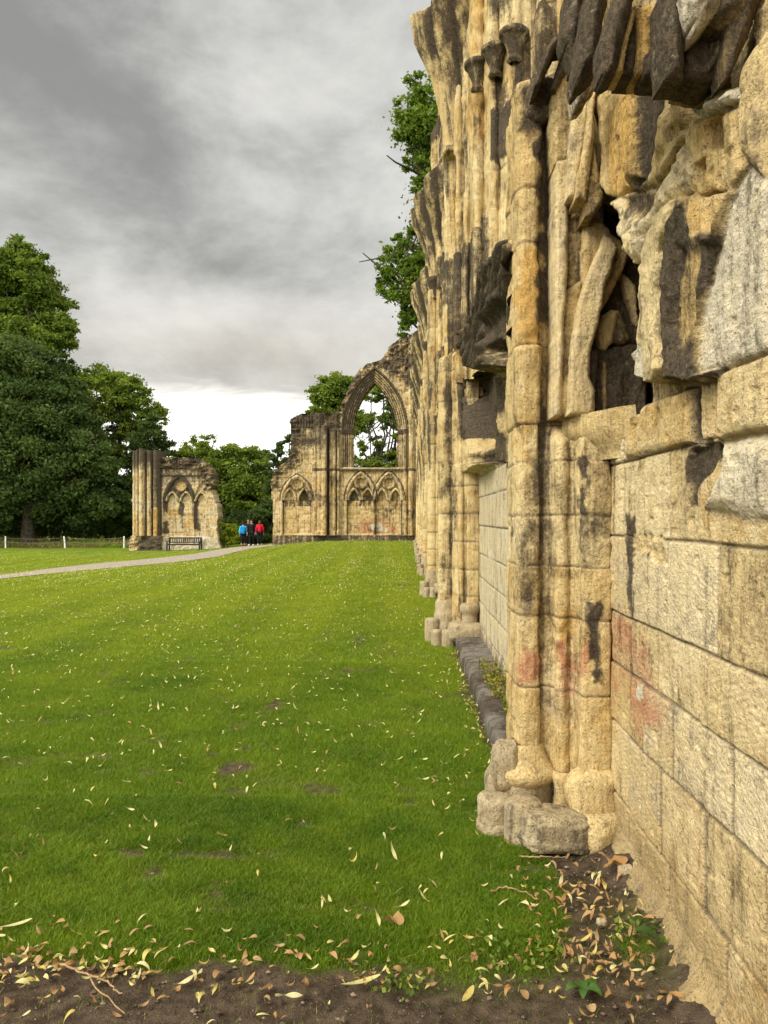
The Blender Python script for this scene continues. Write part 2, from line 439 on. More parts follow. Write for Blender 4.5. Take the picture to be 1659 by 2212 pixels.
    # pale eroded ridge and dusky hollow
    L(d_([(430, 1480), (500, 1440), (640, 1365), (880, 1300), (940, 1170), (1030, 990), (1090, 1100), (1090, 1250), (1000, 1400), (900, 1500), (800, 1650), (740, 1850), (700, 1900), (640, 1765), (560, 1665), (505, 1590), (430, 1575)], .08), .085, e=.012, amp=.04, freq=11, pale=.42, tint=-.1, dome=.04, dr=.06, seed=27)
    L(d_([(680, 1400), (760, 1340), (870, 1320), (940, 1300), (900, 1450), (800, 1540), (740, 1520)], .05), .045, e=.03, amp=.03, black=.34, tint=.5, pale=.2, seed=28)
    L(d_([(1095, 640), (1390, 635), (1405, 700), (1300, 775), (1120, 855), (1088, 770)], .07), .07, amp=.05, freq=14, pale=.6, tint=-.1, dome=.03, dr=.04, seed=29)
    L(d_([(1020, 900), (1090, 880), (1060, 980), (1010, 1000)], .05), .05, amp=.03, orange=.4, black=.2, seed=30)
    # the hollow of the niche, its darkness painted into the colour
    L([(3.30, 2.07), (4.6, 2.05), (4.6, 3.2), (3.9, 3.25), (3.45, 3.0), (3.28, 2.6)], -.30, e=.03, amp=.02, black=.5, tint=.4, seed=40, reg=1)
    # burnt red patches, damp foot, mortar fillet
    for pl in ([(965, 480), (1080, 520), (1130, 570), (1135, 730), (1060, 720), (965, 680)], [(970, 690), (1120, 780), (1200, 860), (1180, 1000), (1120, 960), (1060, 900), (1010, 780)]):
        L(c3_(pl, 0), 0, relief=False, red=.80, e=.18, wob=.22, wf=4.5, seed=70)
    L(c3_([(1070, 770), (1110, 760), (1115, 840), (1080, 830)], 0), 0, relief=False, pale=.9, red=.1, e=.02, wob=.03, seed=71)
    for pl in ([(1030, 20), (1070, 20), (1070, 480), (1060, 460)], [(1050, 100), (1180, 110), (1170, 190), (1060, 180)]):
        L(c3_(pl, 0), 0, relief=False, black=.33, orange=.2, e=.03, wob=.04, seed=72)
    L(c3_([(1060, 100), (1185, 105), (1215, 230), (1150, 220), (1140, 180), (1060, 190)], 0), -.012, amp=.02, freq=20, tint=.3, seed=73)
    foot = np.clip(1 - (Z + .02) / (.13 + .06 * fbm(Y * 3, 0 * Y, 0 * Y, 3, 6)), 0, 1.4)
    f.H += .10 * foot ** 1.3 * (1 + .5 * fbm(Y * 9, Z * 9, 0 * Y, 4, 15))
    damp = 1 - sst(.05, .42, Z + .12 * fbm(Y * 3, Z * 3, 0 * Y, 4, 61))
    f.S[..., 0] *= 1 - .7 * damp
    f.T[..., 1] += .35 * damp; f.T[..., 2] = np.maximum(f.T[..., 2], np.maximum(damp, .9 * np.clip(foot, 0, 1)) * (.62 + .30 * fbm(Y * 4, Z * 4, 0 * Y, 4, 62))); f.T[..., 0] *= 1 - damp
    # pock marks and spalls everywhere
    p = vnoise(Y * 22, Z * 22, 0 * Y, 88); f.H -= .007 * sst(.80, .92, p)
    f.H += .0035 * fbm(Y * 16, Z * 16, 0 * Y, 4, 90) + .004 * (1 - low) * ridged(Y * 12, Z * 9, 0 * Y, 4, 91) + .006 * fbm(Y * 2.5, Z * 2.5, 0 * Y, 3, 92)
    V = np.stack([1.0 - f.H, Y, Z], -1).reshape(-1, 3)
    q = gridf(len(cy), len(rz), True)
    A = {'stain': f.S.reshape(-1, 3), 'tone': f.T.reshape(-1, 3)}
    rg = f.reg.reshape(-1)[q[:, 0]]; zq = V[q[:, 0], 2]
    par = submesh('ashlar_face', V, q, (rg == 0) & (zq < 2.08), M_ASH, WALL, A)
    submesh('broken_arcade', V, q, (rg == 0) & (zq >= 2.08), M_STONE, WALL, A)
    n = submesh('smooth_panel', V, q, rg == 3, M_ASH, WALL, A); n['label'] = 'smooth pale panel with a tooled surface'
    n = submesh('niche', V, q, rg == 1, M_STONE, WALL, A); n['label'] = 'dark hollow pointed niche'
near_bay()

# ---- the bays beyond, one stretch of wall repeated from pier to pier
PITCH, YC1 = 5.8, 4.25
def far_bay():
    cy = 1 / np.linspace(1 / 10.05, 1 / 4.2, 190)
    rz = np.concatenate([np.arange(-.25, 4.0, .011), np.linspace(4.0, 4.4, 6)])
    Y, Z = np.meshgrid(cy, rz, indexing='ij')
    f = Field(Y, Z)
    zl = np.array([-.3, .26, .56, .87, 1.16, 1.5, 1.85, 2.10, 2.5])
    h, j, rnd, rnd2 = ashlar(Y, Z, 3, zl, None, 3.5)
    low = 1 - sst(2.09, 2.12, Z)
    f.H = h * low + (1 - low) * (.04 + .08 * fbm(Y * 2, Z * 2, 0 * Y, 5, 3))
    f.T[..., 2] = j * low; f.T[..., 1] = (rnd - .5) * .5; f.T[..., 0] = .5 * low
    f.S[..., 0] = .12 * (1 - low)
    L = f.layer
    L(b2_([(385, 545), (470, 540), (465, 905), (400, 900)], .12), .12, black=.6, amp=.03, seed=3, flute=(.03, 3, 0, 0))
    L(b2_([(300, 540), (400, 500), (395, 900), (310, 960), (290, 700)], .2), .2, amp=.05, tint=.1, seed=4)
    L(b2_([(430, 480), (560, 480), (560, 905), (455, 905), (420, 600)], -.1), -.12, e=.03, tint=.3, orange=.2, amp=.03, seed=5, reg=1)
    L(b2_([(470, 680), (560, 640), (560, 905), (465, 905)], -.14), -.2, e=.03, black=.75, amp=.03, seed=6, reg=1)
    L(b4_([(1080, 540), (1200, 400), (1330, 720), (1330, 1640), (980, 1640), (960, 1450), (900, 1750), (980, 1940), (830, 2000), (700, 1950), (640, 1600), (630, 1500), (740, 1440), (850, 1150), (900, 800)], .30), .31, e=.03, amp=.05, freq=5, black=.40, tint=.5, dome=.03, dr=.05, seed=7, reg=2, flute=(.035, 11, 0, .45))
    L(b4_([(1120, 1250), (1330, 1200), (1330, 1640), (980, 1640), (960, 1450)], .24), .22, e=.06, amp=.04, black=.85, seed=8, reg=2)
    for hh in (0, -.1): L(b2_([(455, 690), (500, 640), (520, 905), (455, 905)], hh), 0, relief=False, black=.7, e=.03, wob=.06, seed=9)
    L(b2_([(380, 500), (440, 500), (430, 800), (385, 800)], 0), 0, relief=False, black=.6, e=.03, wob=.06, seed=10)
    f.H = np.where(Z > 4.0, -.6 * (Z - 4.0) / .4, f.H)
    f.H += .006 * fbm(Y * 12, Z * 12, 0 * Y, 4, 90)
    damp = 1 - sst(.1, .5, Z + .15 * fbm(Y * 2, Z * 3, 0 * Y, 4, 61))
    f.S[..., 0] = np.maximum(f.S[..., 0], .3 * damp)
    V = np.stack([.87 - f.H, Y, Z], -1).reshape(-1, 3)
    q = gridf(len(cy), len(rz), True)
    A = {'stain': f.S.reshape(-1, 3), 'tone': f.T.reshape(-1, 3)}
    rg = f.reg.reshape(-1)[q[:, 0]]
    o = (.87, YC1, 0)
    ps = [submesh('ashlar_face', V, q, rg == 0, M_STONE, WALL, A, o), submesh('niche', V, q, rg == 1, M_STONE, WALL, A, o), submesh('canopy', V, q, rg == 2, M_STONE, WALL, A, o)]
    for k in range(1, 8):
        for p in ps: copy_tree(p, WALL, (0, PITCH * k, 0))
far_bay()

# ---- clustered piers
def arc(p, t, r, a0, a1, n=9):
    a = np.radians(np.linspace(a0, a1, n)); return [(p + r * math.cos(x), t + r * math.sin(x)) for x in a]
def mirror(h): return h + [(p, -t) for p, t in reversed(h)]
def resample(P, n):
    P = np.array(P, float); s = np.concatenate([[0], np.cumsum(np.linalg.norm(np.diff(P, axis=0), axis=1))])
    q = np.linspace(0, s[-1], n); return np.stack([np.interp(q, s, P[:, 0]), np.interp(q, s, P[:, 1])], 1)

# p is the projection from the plane x = 1 towards the lawn, t runs along the wall
def low_half(xw, front):
    h = [(xw - .05, -.40), (xw + .0, -.40)] + [(xw + .0, -.438), (xw + .012, -.448), (xw + .075, -.456), (xw + .138, -.448), (xw + .15, -.435), (xw + .152, -.36)]
    h += [(xw + .16, -.325), (xw + .18, -.30)] + arc(xw + .215, -.285, .040, -150, 30, 9)
    h += [(xw + .27, -.21), (xw + .30, -.185), (xw + .315, -.19)]
    if front: h += arc(xw + .39, 0, .115, -125, 0, 14)
    else: h += [(.318, -.225), (.330, -.238), (.355, -.246), (.40, -.244), (.428, -.228), (.440, -.19), (.442, -.09), (.442, 0)]
    return h

def sweep(name, prof, zs, mat, parent, origin, Yc, fn=None, seed=1, joints=None, rough=.012, xoff=0., closed=False):
    n = len(prof); Z, I = np.meshgrid(zs, np.arange(n), indexing='ij')
    p = prof[I, 0]; t = prof[I, 1]
    tg = np.gradient(prof, axis=0); tg /= np.linalg.norm(tg, axis=1)[:, None] + 1e-9
    nx, ny = tg[:, 1], -tg[:, 0]
    if nx[n // 2] < 0: nx, ny = -nx, -ny
    p = p.copy(); t = t.copy()
    S = np.zeros(p.shape + (3,)); T = np.zeros(p.shape + (3,))
    X = 1.0 - p; Y = Yc + t
    d = rough * fbm(X * 5, Y * 5, Z * 4, 4, seed) + rough * .5 * fbm(X * 17, Y * 17, Z * 17, 3, seed + 3)
    if joints is not None:
        Zw = Z + .010 * fbm(X * 3, Y * 3, Z, 3, seed + 9)
        k = np.searchsorted(joints, Zw.ravel()).reshape(Z.shape)
        jd = np.min(np.abs(Zw[..., None] - np.asarray(joints)), axis=-1)
        grp = np.floor((prof[I, 0] + .03 * 0) * 7).astype(int)
        rnd = _h(k, k * 0 + grp * 0, k * 0 + seed, 5)
        jn = np.exp(-(jd / .0045) ** 2)
        d = d - .010 * jn + (rnd - .5) * .012 - .002 * np.exp(-jd / .02)
        T[..., 2] = jn * .9; T[..., 1] = (rnd - .5) * .7
        S[..., 1] = np.where((rnd > .55) & (rnd < .75), .35, 0.)
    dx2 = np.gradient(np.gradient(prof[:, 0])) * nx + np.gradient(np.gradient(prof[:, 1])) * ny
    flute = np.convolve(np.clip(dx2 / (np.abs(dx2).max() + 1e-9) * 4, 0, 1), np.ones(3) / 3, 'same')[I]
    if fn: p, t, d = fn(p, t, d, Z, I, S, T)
    S[..., 0] = np.maximum(S[..., 0], .30 * flute * sst(-.25, .35, fbm(X * 3, Y * 3, Z * .9, 3, seed + 70)))  # hollows between shafts painted darker: sheltered crust and groove shade together
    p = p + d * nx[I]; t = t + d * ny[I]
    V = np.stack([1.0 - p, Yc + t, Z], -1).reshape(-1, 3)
    return mk(name, V, gridf(len(zs), n, True), mat, parent, {'stain': S.reshape(-1, 3), 'tone': T.reshape(-1, 3)}, True, origin)

def rock(mb, c, size, seed=1, ex=.6, amp=.12, rot=0., n=(36, 22), stain=(0, 0, 0), tilt=0.):
    a = np.linspace(0, 2 * math.pi, n[0], endpoint=False); b = np.linspace(-math.pi / 2, math.pi / 2, n[1])
    B, A = np.meshgrid(b, a, indexing='ij')
    sp = lambda x, e: np.sign(x) * np.abs(x) ** e
    x = sp(np.cos(B), ex) * sp(np.cos(A), ex); y = sp(np.cos(B), ex) * sp(np.sin(A), ex); z = sp(np.sin(B), ex)
    r = 1 + amp * fbm(x * 1.6 + seed * 7, y * 1.6, z * 1.6, 4, seed) + amp * .3 * fbm(x * 6 + seed, y * 6, z * 6, 3, seed + 2)
    P = np.stack([x * r * size[0], y * r * size[1], z * r * size[2]], -1).reshape(-1, 3)
    ct, stt = math.cos(tilt), math.sin(tilt)
    P = np.stack([P[:, 0] * ct + P[:, 2] * stt, P[:, 1], -P[:, 0] * stt + P[:, 2] * ct], 1)
    cr, sr = math.cos(rot), math.sin(rot)
    P = np.stack([P[:, 0] * cr - P[:, 1] * sr, P[:, 0] * sr + P[:, 1] * cr, P[:, 2]], 1) + np.array(c)
    i = np.arange(n[1] - 1)[:, None]; j = np.arange(n[0])[None, :]
    q = np.stack([i * n[0] + j, i * n[0] + (j + 1) % n[0], (i + 1) * n[0] + (j + 1) % n[0], (i + 1) * n[0] + j], -1).reshape(-1, 4)
    mb.add(P, q, stain)

def lathe(mb, cx, cy, prof, seg=44, seed=1, amp=.012, stain=(0, 0, 0), sub=.015, cap=True):
    pr = np.array(prof, float)
    s = np.concatenate([[0], np.cumsum(np.linalg.norm(np.diff(pr, axis=0), axis=1))])
    n = max(len(pr), int(s[-1] / sub)); q = np.linspace(0, s[-1], n)
    r = np.interp(q, s, pr[:, 0]); z = np.interp(q, s, pr[:, 1])
    a = np.linspace(0, 2 * math.pi, seg, endpoint=False)
    Rr, A = np.meshgrid(r, a, indexing='ij'); Z = np.repeat(z[:, None], seg, 1)
    x = cx + Rr * np.cos(A); y = cy + Rr * np.sin(A)
    d = amp * (fbm(x * 6, y * 6, Z * 6, 4, seed) + .4 * fbm(x * 20, y * 20, Z * 20, 3, seed + 1))
    Rr = np.where(Rr > 1e-4, np.maximum(Rr + d, .002), 0)
    V = np.stack([cx + Rr * np.cos(A), cy + Rr * np.sin(A), Z + .4 * d], -1).reshape(-1, 3)
    i = np.arange(n - 1)[:, None]; j = np.arange(seg)[None, :]
    f = np.stack([i * seg + j, i * seg + (j + 1) % seg, (i + 1) * seg + (j + 1) % seg, (i + 1) * seg + j], -1).reshape(-1, 4)
    mb.add(V, f, stain)

def drum(r, z0, z1, b=.012): return [(r, z0), (r * 1.02, z0 + .02), (r, z1 - b), (r - b, z1), (.0, z1 + .004)]

def chunk(name, poly, Y0, thick, rnd, stain, parent, cell=.007, tone=(0, .4, 0), groove=.0, amp=.014, seed=5, tilt=0.):
    """a stone that faces down the wall: its outline has its own distance, rounded arrises and depth"""
    P = np.array(poly); xs = np.arange(P[:, 0].min() - .03, P[:, 0].max() + .03, cell); zs = np.arange(P[:, 1].min() - .03, P[:, 1].max() + .03, cell)
    X, Z = np.meshgrid(xs, zs, indexing='ij')
    sd = sdpoly(X, Z, P) + .006 * fbm(X * 18, Z * 18, 0 * X, 3, seed)
    H = rnd * (1 - (1 - np.clip(sd / rnd, 0, 1)) ** 2) + amp * fbm(X * 13, Z * 5, 0 * X + seed, 4, seed) + amp * .7 * ridged(X * 16, Z * 7, 0 * X + seed, 4, seed + 1) - groove * np.exp(-((sd - .05) / .018) ** 2) + tilt * (X - P[:, 0].mean())
    m = (sd[:-1, :-1] > -.5 * cell) & (sd[1:, 1:] > -.5 * cell) & (sd[1:, :-1] > -.5 * cell) & (sd[:-1, 1:] > -.5 * cell)
    gx, gz = np.gradient(sd, cell); gl = np.hypot(gx, gz) + 1e-6; sh = np.where(np.abs(sd) < .75 * cell, sd, 0) / gl
    X = X - gx / gl * sh; Z = Z - gz / gl * sh
    V = np.concatenate([np.stack([X, Y0 - H, Z], -1).reshape(-1, 3), np.stack([X, 0 * X + Y0 + thick, Z], -1).reshape(-1, 3)])
    q = gridf(len(xs), len(zs), True); f = q[m.ravel()]; nf = X.size; iid = np.arange(nf).reshape(X.shape); pad = np.pad(m, 1); Fs = [f]
    for di, dj in ((1, 0), (-1, 0), (0, 1), (0, -1)):
        i, j = np.nonzero(m & ~pad[1 + di:1 + di + m.shape[0], 1 + dj:1 + dj + m.shape[1]])
        e0, e1 = {(1, 0): (iid[i + 1, j], iid[i + 1, j + 1]), (-1, 0): (iid[i, j + 1], iid[i, j]), (0, 1): (iid[i + 1, j + 1], iid[i, j + 1]), (0, -1): (iid[i, j], iid[i + 1, j])}[(di, dj)]
        Fs.append(np.stack([e0, e0 + nf, e1 + nf, e1], 1))
    F4 = np.concatenate(Fs); S = np.repeat(np.array([stain], float), len(V), 0); T = np.repeat(np.array([tone], float), len(V), 0)
    return submesh(name, V, F4, np.ones(len(F4), bool), M_STONE, parent, {'stain': S, 'tone': T})

J1 = np.array([.02, .28, .71, 1.087, 1.35, 1.61, 1.89, 2.09, 2.506, 3.04, 3.32, 3.9, 4.3])
def near_pier():
    Yc = YC1; piv = (.6, Yc, 0)
    prof = resample(mirror(low_half(.0, False)), 300)
    upper = prof.copy()
    # above the string course the camera-side half is cut back to a splay
    s = prof[:, 0] < .30
    upper[s, 0] = prof[s, 0] * .9; upper[s, 1] = np.sign(prof[s, 1]) * np.minimum(np.abs(prof[s, 1]), .12 + .08 * prof[s, 0])
    def fn(p, t, d, Z, I, S, T):
        w = sst(1.98, 2.12, Z)
        p = p * (1 - w) + upper[I, 0] * w; t = t * (1 - w) + upper[I, 1] * w
        X = 1 - p; Y = Yc + t
        u = U0 + X / Y * F; v = V0 - (Z - EYE) / Y * F
        g = lambda pts, soft, wob=22, sc=.025: sst(-soft * 1.6, soft * 1.6, sdpoly(u, v, pts) + wob * fbm(u * sc, v * sc, 0 * u, 4, 51))
        B = [([(1115, 180), (1205, 180), (1205, 285), (1115, 285)], 12, .62), ([(1166, 190), (1208, 190), (1208, 700), (1174, 690)], 10, .8),
             ([(1150, 990), (1275, 990), (1270, 1130), (1245, 1130)], 8, .0), ([(1248, 990), (1268, 990), (1265, 1115), (1248, 1120)], 6, .55),
             ([(1272, 1305), (1295, 1300), (1305, 1480), (1280, 1480)], 8, .66), ([(1110, 1120), (1170, 1120), (1170, 1320), (1110, 1320)], 20, .16),
             ([(1160, 1000), (1205, 1000), (1205, 1640), (1165, 1640)], 8, .15), ([(1240, 1110), (1320, 1110), (1320, 1230), (1240, 1230)], 14, .18)]  # the strip down the front shaft's hollow paints in its shade
        for pl, sf, a in B: S[..., 0] = np.maximum(S[..., 0], a * g(pl, sf))
        for pl, sf, a in [([(1118, 530), (1178, 530), (1170, 745), (1112, 745)], 16, .9), ([(1105, 915), (1150, 915), (1145, 1005), (1105, 1005)], 10, .6),
                          ([(1200, 1320), (1238, 1320), (1238, 1400), (1200, 1400)], 10, .6), ([(1112, 1330), (1165, 1330), (1165, 1410), (1112, 1410)], 14, .3)]:
            S[..., 1] = np.maximum(S[..., 1], a * g(pl, sf))
        for pl, sf in [([(1120, 1390), (1172, 1390), (1172, 1480), (1120, 1480)], 16), ([(1203, 1385), (1236, 1385), (1236, 1500), (1203, 1500)], 14), ([(1248, 1385), (1278, 1385), (1278, 1460), (1248, 1460)], 12)]:
            S[..., 2] = np.maximum(S[..., 2], .75 * g(pl, sf))
        T[..., 0] = np.maximum(T[..., 0], .35 * sst(.2, .5, fbm(u * .01, v * .006, 0 * u, 3, 5)))
        # broken head of the front shaft, and chunks knocked off its nose
        front = sst(.30, .36, p)
        p = p - front * .16 * sst(3.86, 3.92, Z + .05 * fbm(u * .05, v * 0, 0 * u, 2, 8))
        d = d - front * .05 * np.clip(fbm(X * 3, Y * 3, Z * 2.2, 4, 71) - .15, 0, 1) - .012 * sst(.7, .9, ridged(X * 4, Y * 4, Z * 3, 4, 72))
        low = 1 - sst(.10, .40, Z)
        S[..., 0] = np.maximum(S[..., 0], .22 * low)
        return p, t, d
    zs = np.arange(.05, 5.2, .0085)
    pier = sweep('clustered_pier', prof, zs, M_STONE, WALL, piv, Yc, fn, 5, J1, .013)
    pier['label'] = 'nearest clustered pier with broken front shaft and worn round bases'
    # bases
    mb = MB(); lathe(mb, .435, 3.93, drum(.088, -.05, .185, .02), seed=1, amp=.014); lathe(mb, .435, 3.93, [(.098, -.05), (.098, .055), (.09, .065)], seed=8, amp=.01); mb.build('base_drum', M_GREY, pier)
    mb = MB(); lathe(mb, .565, 3.82, drum(.092, -.05, .20, .02), seed=2, amp=.014); lathe(mb, .565, 3.82, [(.10, -.05), (.10, .05), (.094, .06)], seed=9, amp=.01); mb.build('base_drum', M_GREY, pier)
    mb = MB(); lathe(mb, .585, 4.10, [(.18, .10), (.18, .235), (.165, .255), (.15, .30), (.0, .31)], seed=3, amp=.014); rock(mb, (.50, 4.02, .31), (.075, .09, .13), 4, .7, .2); mb.build('base_drum', M_GREY, pier)
    mb = MB(); lathe(mb, .605, 4.06, [(.10, .18), (.165, .24), (.172, .275), (.15, .30), (.125, .34), (.09, .42)], seed=4, amp=.014); mb.build('base_moulding', M_STONE, pier)
    mb = MB(); lathe(mb, .79, 3.955, [(.055, .05), (.052, .22), (.06, .27), (.045, .30)], seed=5, amp=.008); mb.build('shaft_base', M_STONE, pier)
    mb = MB(); rock(mb, (.90, 3.84, .22), (.12, .10, .13), 6, .6, .22, .2); rock(mb, (.92, 3.80, .06), (.16, .14, .10), 12, .6, .2, .5); mb.build('eroded_base', M_STONE, pier)
    # corbel stone under the arcade
    mb = MB()
    n = 40; zz = np.linspace(1.885, 2.115, 26)
    top = resample([(1.03, 3.50), (.965, 3.60), (.87, 3.80), (.80, 3.95), (.80, 4.10), (1.03, 4.3)], n)
    bot = resample([(1.03, 3.60), (1.00, 3.66), (.96, 3.78), (.94, 3.92), (.95, 4.10), (1.03, 4.3)], n)
    W = sst(0, 1, np.clip((zz - 1.885) / .16, 0, 1))[:, None, None]
    P = bot[None] * (1 - W) + top[None] * W
    Zg = np.repeat(zz[:, None], n, 1)
    dd = .012 * fbm(P[..., 0] * 7, P[..., 1] * 7, Zg * 7, 4, 4)
    V = np.stack([P[..., 0] - dd, P[..., 1] - dd, Zg], -1).reshape(-1, 3)
    mb.add(V, gridf(26, n, True), (.0, .0, 0))
    c = np.array([[.98, 4.0, 2.117]]); k0 = (25) * n
    mb.add(np.concatenate([V[k0:k0 + n], c]), np.array([(i, i + 1, n) for i in range(n - 1)]), (.1, 0, 0))
    mb.build('corbel', M_STONE, WALL, 'stain', True)
    # broken mouldings curling off the head of the pier
    for pl, Y0, th in (([(8, 620), (40, 480), (80, 370), (120, 310), (170, 268), (240, 250), (335, 225), (335, 340), (290, 372), (240, 330), (215, 296), (180, 302), (140, 380), (95, 490), (40, 612)], 3.80, .16),
                       ([(118, 652), (150, 540), (200, 385), (235, 358), (300, 352), (290, 400), (245, 480), (205, 565), (155, 655)], 3.86, .14)):
        chunk('broken_moulding', [tuple(at(1151.5 + .3059 * x, .3059 * y, Y0)[[0, 2]]) for x, y in pl], Y0, th, .035, (.62, 0, 0), pier, groove=.03)
    mb = MB()
    rock(mb, (.685, 4.05, 3.78), (.085, .09, .12), 2, .7, .2, stain=(.42, 0, 0)); rock(mb, (.74, 4.08, 4.1), (.08, .09, .22), 5, .7, .25, stain=(.3, .3, 0)); rock(mb, (.84, 4.0, 4.25), (.07, .07, .3), 7, .7, .25, stain=(.1, .6, 0))
    mb.build('broken_head', M_STONE, pier)
    return pier
near_pier()

# ---- jamb, niche and overhanging canopies beside the near pier: stones that face back along the wall
def arcade_stones():
    g = lambda pl, Y: [tuple(at(829.1 + .5002 * x, .5002 * y, Y)[[0, 2]]) for x, y in pl]
    n = [0]
    def st(name, pl, Y, th=.3, rnd=.03, stain=(0, 0, 0), tone=(0, 0, 0), amp=.014, tilt=0., label=None):
        n[0] += 1
        o = chunk(name, g(pl, Y), Y, th, rnd, stain, WALL, .006, tone, 0., amp, 100 + n[0], tilt)
        if label: o['label'] = label
    st('jamb_shaft', [(742, 700), (800, 690), (797, 860), (795, 1160), (775, 1440), (765, 1800), (730, 1800), (742, 1440), (738, 1000)], 3.90, .2, .020, (0, 0, 0), (.35, -.2, 0))
    st('jamb_stone', [(718, 400), (765, 330), (800, 290), (835, 330), (818, 480), (802, 700), (738, 710)], 3.90, .2, .020, (.16, .1, 0), (.1, .2, 0))
    st('jamb_stone', [(780, 840), (872, 840), (872, 1060), (856, 1260), (785, 1330), (785, 1160)], 3.95, .2, .020, (.30, 0, 0), (0, .3, 0))
    st('jamb_shaft', [(760, 1280), (860, 1200), (840, 1500), (822, 1800), (745, 1800)], 3.93, .2, .020, (.12, .1, 0), (.1, .1, 0))
    st('jamb_stone', [(812, 868), (866, 862), (870, 942), (815, 936)], 3.90, .2, .020, (.06, 0, 0), (.2, 0, 0))
    st('jamb_shaft', [(818, 470), (850, 400), (925, 330), (932, 350), (888, 430), (872, 600), (838, 760), (828, 862), (788, 862), (800, 690)], 3.80, .3, .020, (.04, 0, 0), (.35, -.1, 0))
    st('jamb_shaft', [(928, 345), (962, 335), (908, 430), (906, 600), (884, 760), (872, 868), (826, 862), (838, 760), (870, 600), (890, 430)], 3.74, .35, .020, (.0, .15, 0), (.1, .1, 0))
    st('jamb_shaft', [(904, 610), (935, 790), (950, 850), (940, 890), (902, 942), (866, 942), (868, 860), (886, 760)], 3.76, .35, .020, (.22, .4, 0), (0, .6, 0))
    st('jamb_stone', [(860, 945), (908, 942), (968, 990), (985, 1030), (930, 1130), (862, 1260), (848, 1180)], 3.90, .3, .020, (.05, .1, 0), (0, .15, 0))
    st('jamb_moulding', [(950, 1010), (885, 1170), (845, 1290), (808, 1500), (792, 1795), (910, 1795), (908, 1690), (885, 1625), (893, 1500), (922, 1400), (955, 1240), (1008, 1075), (985, 1030)], 3.86, .3, .020, (0, 0, 0), (.32, -.15, 0), label='curved cream moulding of the pointed niche')
    st('jamb_moulding', [(975, 1005), (1020, 1045), (1055, 1110), (1025, 1175), (990, 1250), (965, 1300), (935, 1345), (890, 1420), (915, 1200), (940, 1020)], 3.92, .3, .020, (.16, .15, 0), (0, .6, 0))
    st('niche_back', [(930, 990), (1000, 990), (1070, 1060), (1130, 1200), (1140, 1400), (1130, 1800), (860, 1800), (860, 1400)], 4.06, .1, .02, (.42, 0, 0), (0, .5, 0), .02, label='dark back of the pointed niche')  # niche back coloured dark to stand for its shade
    st('niche_back', [(1010, 1040), (1060, 1080), (1110, 1180), (1110, 1480), (1080, 1480), (1060, 1250), (1030, 1180)], 4.02, .1, .02, (.85, 0, 0), (0, .5, 0), .02)  # right edge of the niche painted black where shade falls
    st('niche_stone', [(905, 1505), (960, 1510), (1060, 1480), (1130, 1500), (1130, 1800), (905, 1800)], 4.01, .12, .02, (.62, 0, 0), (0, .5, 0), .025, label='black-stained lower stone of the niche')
    st('niche_stone', [(938, 1560), (962, 1560), (965, 1800), (935, 1800)], 3.99, .1, .02, (.20, .1, 0), (0, .5, 0))
    st('niche_stone', [(935, 1505), (924, 1440), (938, 1362), (980, 1340), (1012, 1345), (1002, 1400), (988, 1482), (955, 1512)], 3.97, .1, .03, (0, .15, 0), (.15, .1, 0))
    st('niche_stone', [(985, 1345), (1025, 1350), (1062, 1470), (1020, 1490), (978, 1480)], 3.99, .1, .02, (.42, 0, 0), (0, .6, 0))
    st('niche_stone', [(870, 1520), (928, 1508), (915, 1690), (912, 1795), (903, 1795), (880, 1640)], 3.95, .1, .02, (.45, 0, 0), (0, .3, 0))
    st('niche_stone', [(1025, 1180), (1050, 1195), (1085, 1240), (1095, 1400), (1070, 1330), (1050, 1290)], 3.96, .1, .02, (.1, 0, 0), (.3, .1, 0))
    # the overhanging canopies with the cavities between painted black, nearest last
    st('canopy', [(785, -30), (880, -30), (840, 190), (822, 300), (800, 235), (768, 160)], 2.78, .10, .04, (.52, 0, 0), (0, .6, 0))
    st('canopy', [(875, -30), (968, -30), (938, 150), (922, 300), (880, 330), (830, 385), (812, 345), (838, 200)], 2.62, .10, .05, (.56, 0, 0), (0, .5, 0))
    st('canopy', [(815, 352), (870, 312), (928, 300), (922, 350), (880, 420), (850, 462), (828, 470), (812, 420)], 3.46, .10, .06, (.14, 0, 0), (.55, -.1, 0), .03)
    st('canopy', [(943, 322), (938, 180), (965, 80), (1000, -30), (1090, -30), (1060, 60), (1020, 200), (1002, 312), (962, 338)], 2.42, .10, .045, (.62, 0, 0), (0, .5, 0), label='dark hanging slab of a broken canopy')
    st('canopy_rib', [(1000, 312), (1040, 120), (1060, 60), (1088, 50), (1055, 180), (1030, 315)], 2.44, .10, .02, (.08, .2, 0), (0, .5, 0))
    st('canopy', [(1015, 330), (1060, 40), (1115, 20), (1100, 200), (1085, 340)], 2.50, .10, .02, (.95, 0, 0), (0, .5, 0))  # black plate painting the dark cavity between two slabs
    st('canopy', [(1075, 40), (1215, 30), (1215, 200), (1160, 330), (1082, 338), (1095, 200)], 2.47, .10, .02, (.16, .75, 0), (0, .6, 0), .025, label='orange-stained hollow between the hanging canopies')
    st('canopy', [(1118, 260), (1160, 215), (1225, 170), (1225, 345), (1118, 338)], 2.44, .10, .02, (.92, 0, 0), (0, .5, 0))  # black plate for the shaded foot of the cavity
    st('canopy', [(1265, 372), (1400, 330), (1490, 290), (1500, 388), (1400, 402)], 2.43, .10, .03, (.30, .25, 0), (0, .7, 0))
    st('canopy', [(1430, -30), (1640, -30), (1575, 150), (1515, 280), (1480, 360), (1462, 250), (1478, 130), (1400, 100)], 2.24, .10, .05, (.40, .1, 0), (0, .7, 0), .03)
    st('canopy', [(1280, -30), (1420, -30), (1480, 130), (1470, 340), (1400, 380), (1285, 362)], 2.36, .10, .03, (.78, 0, 0), (0, .5, 0), .03)
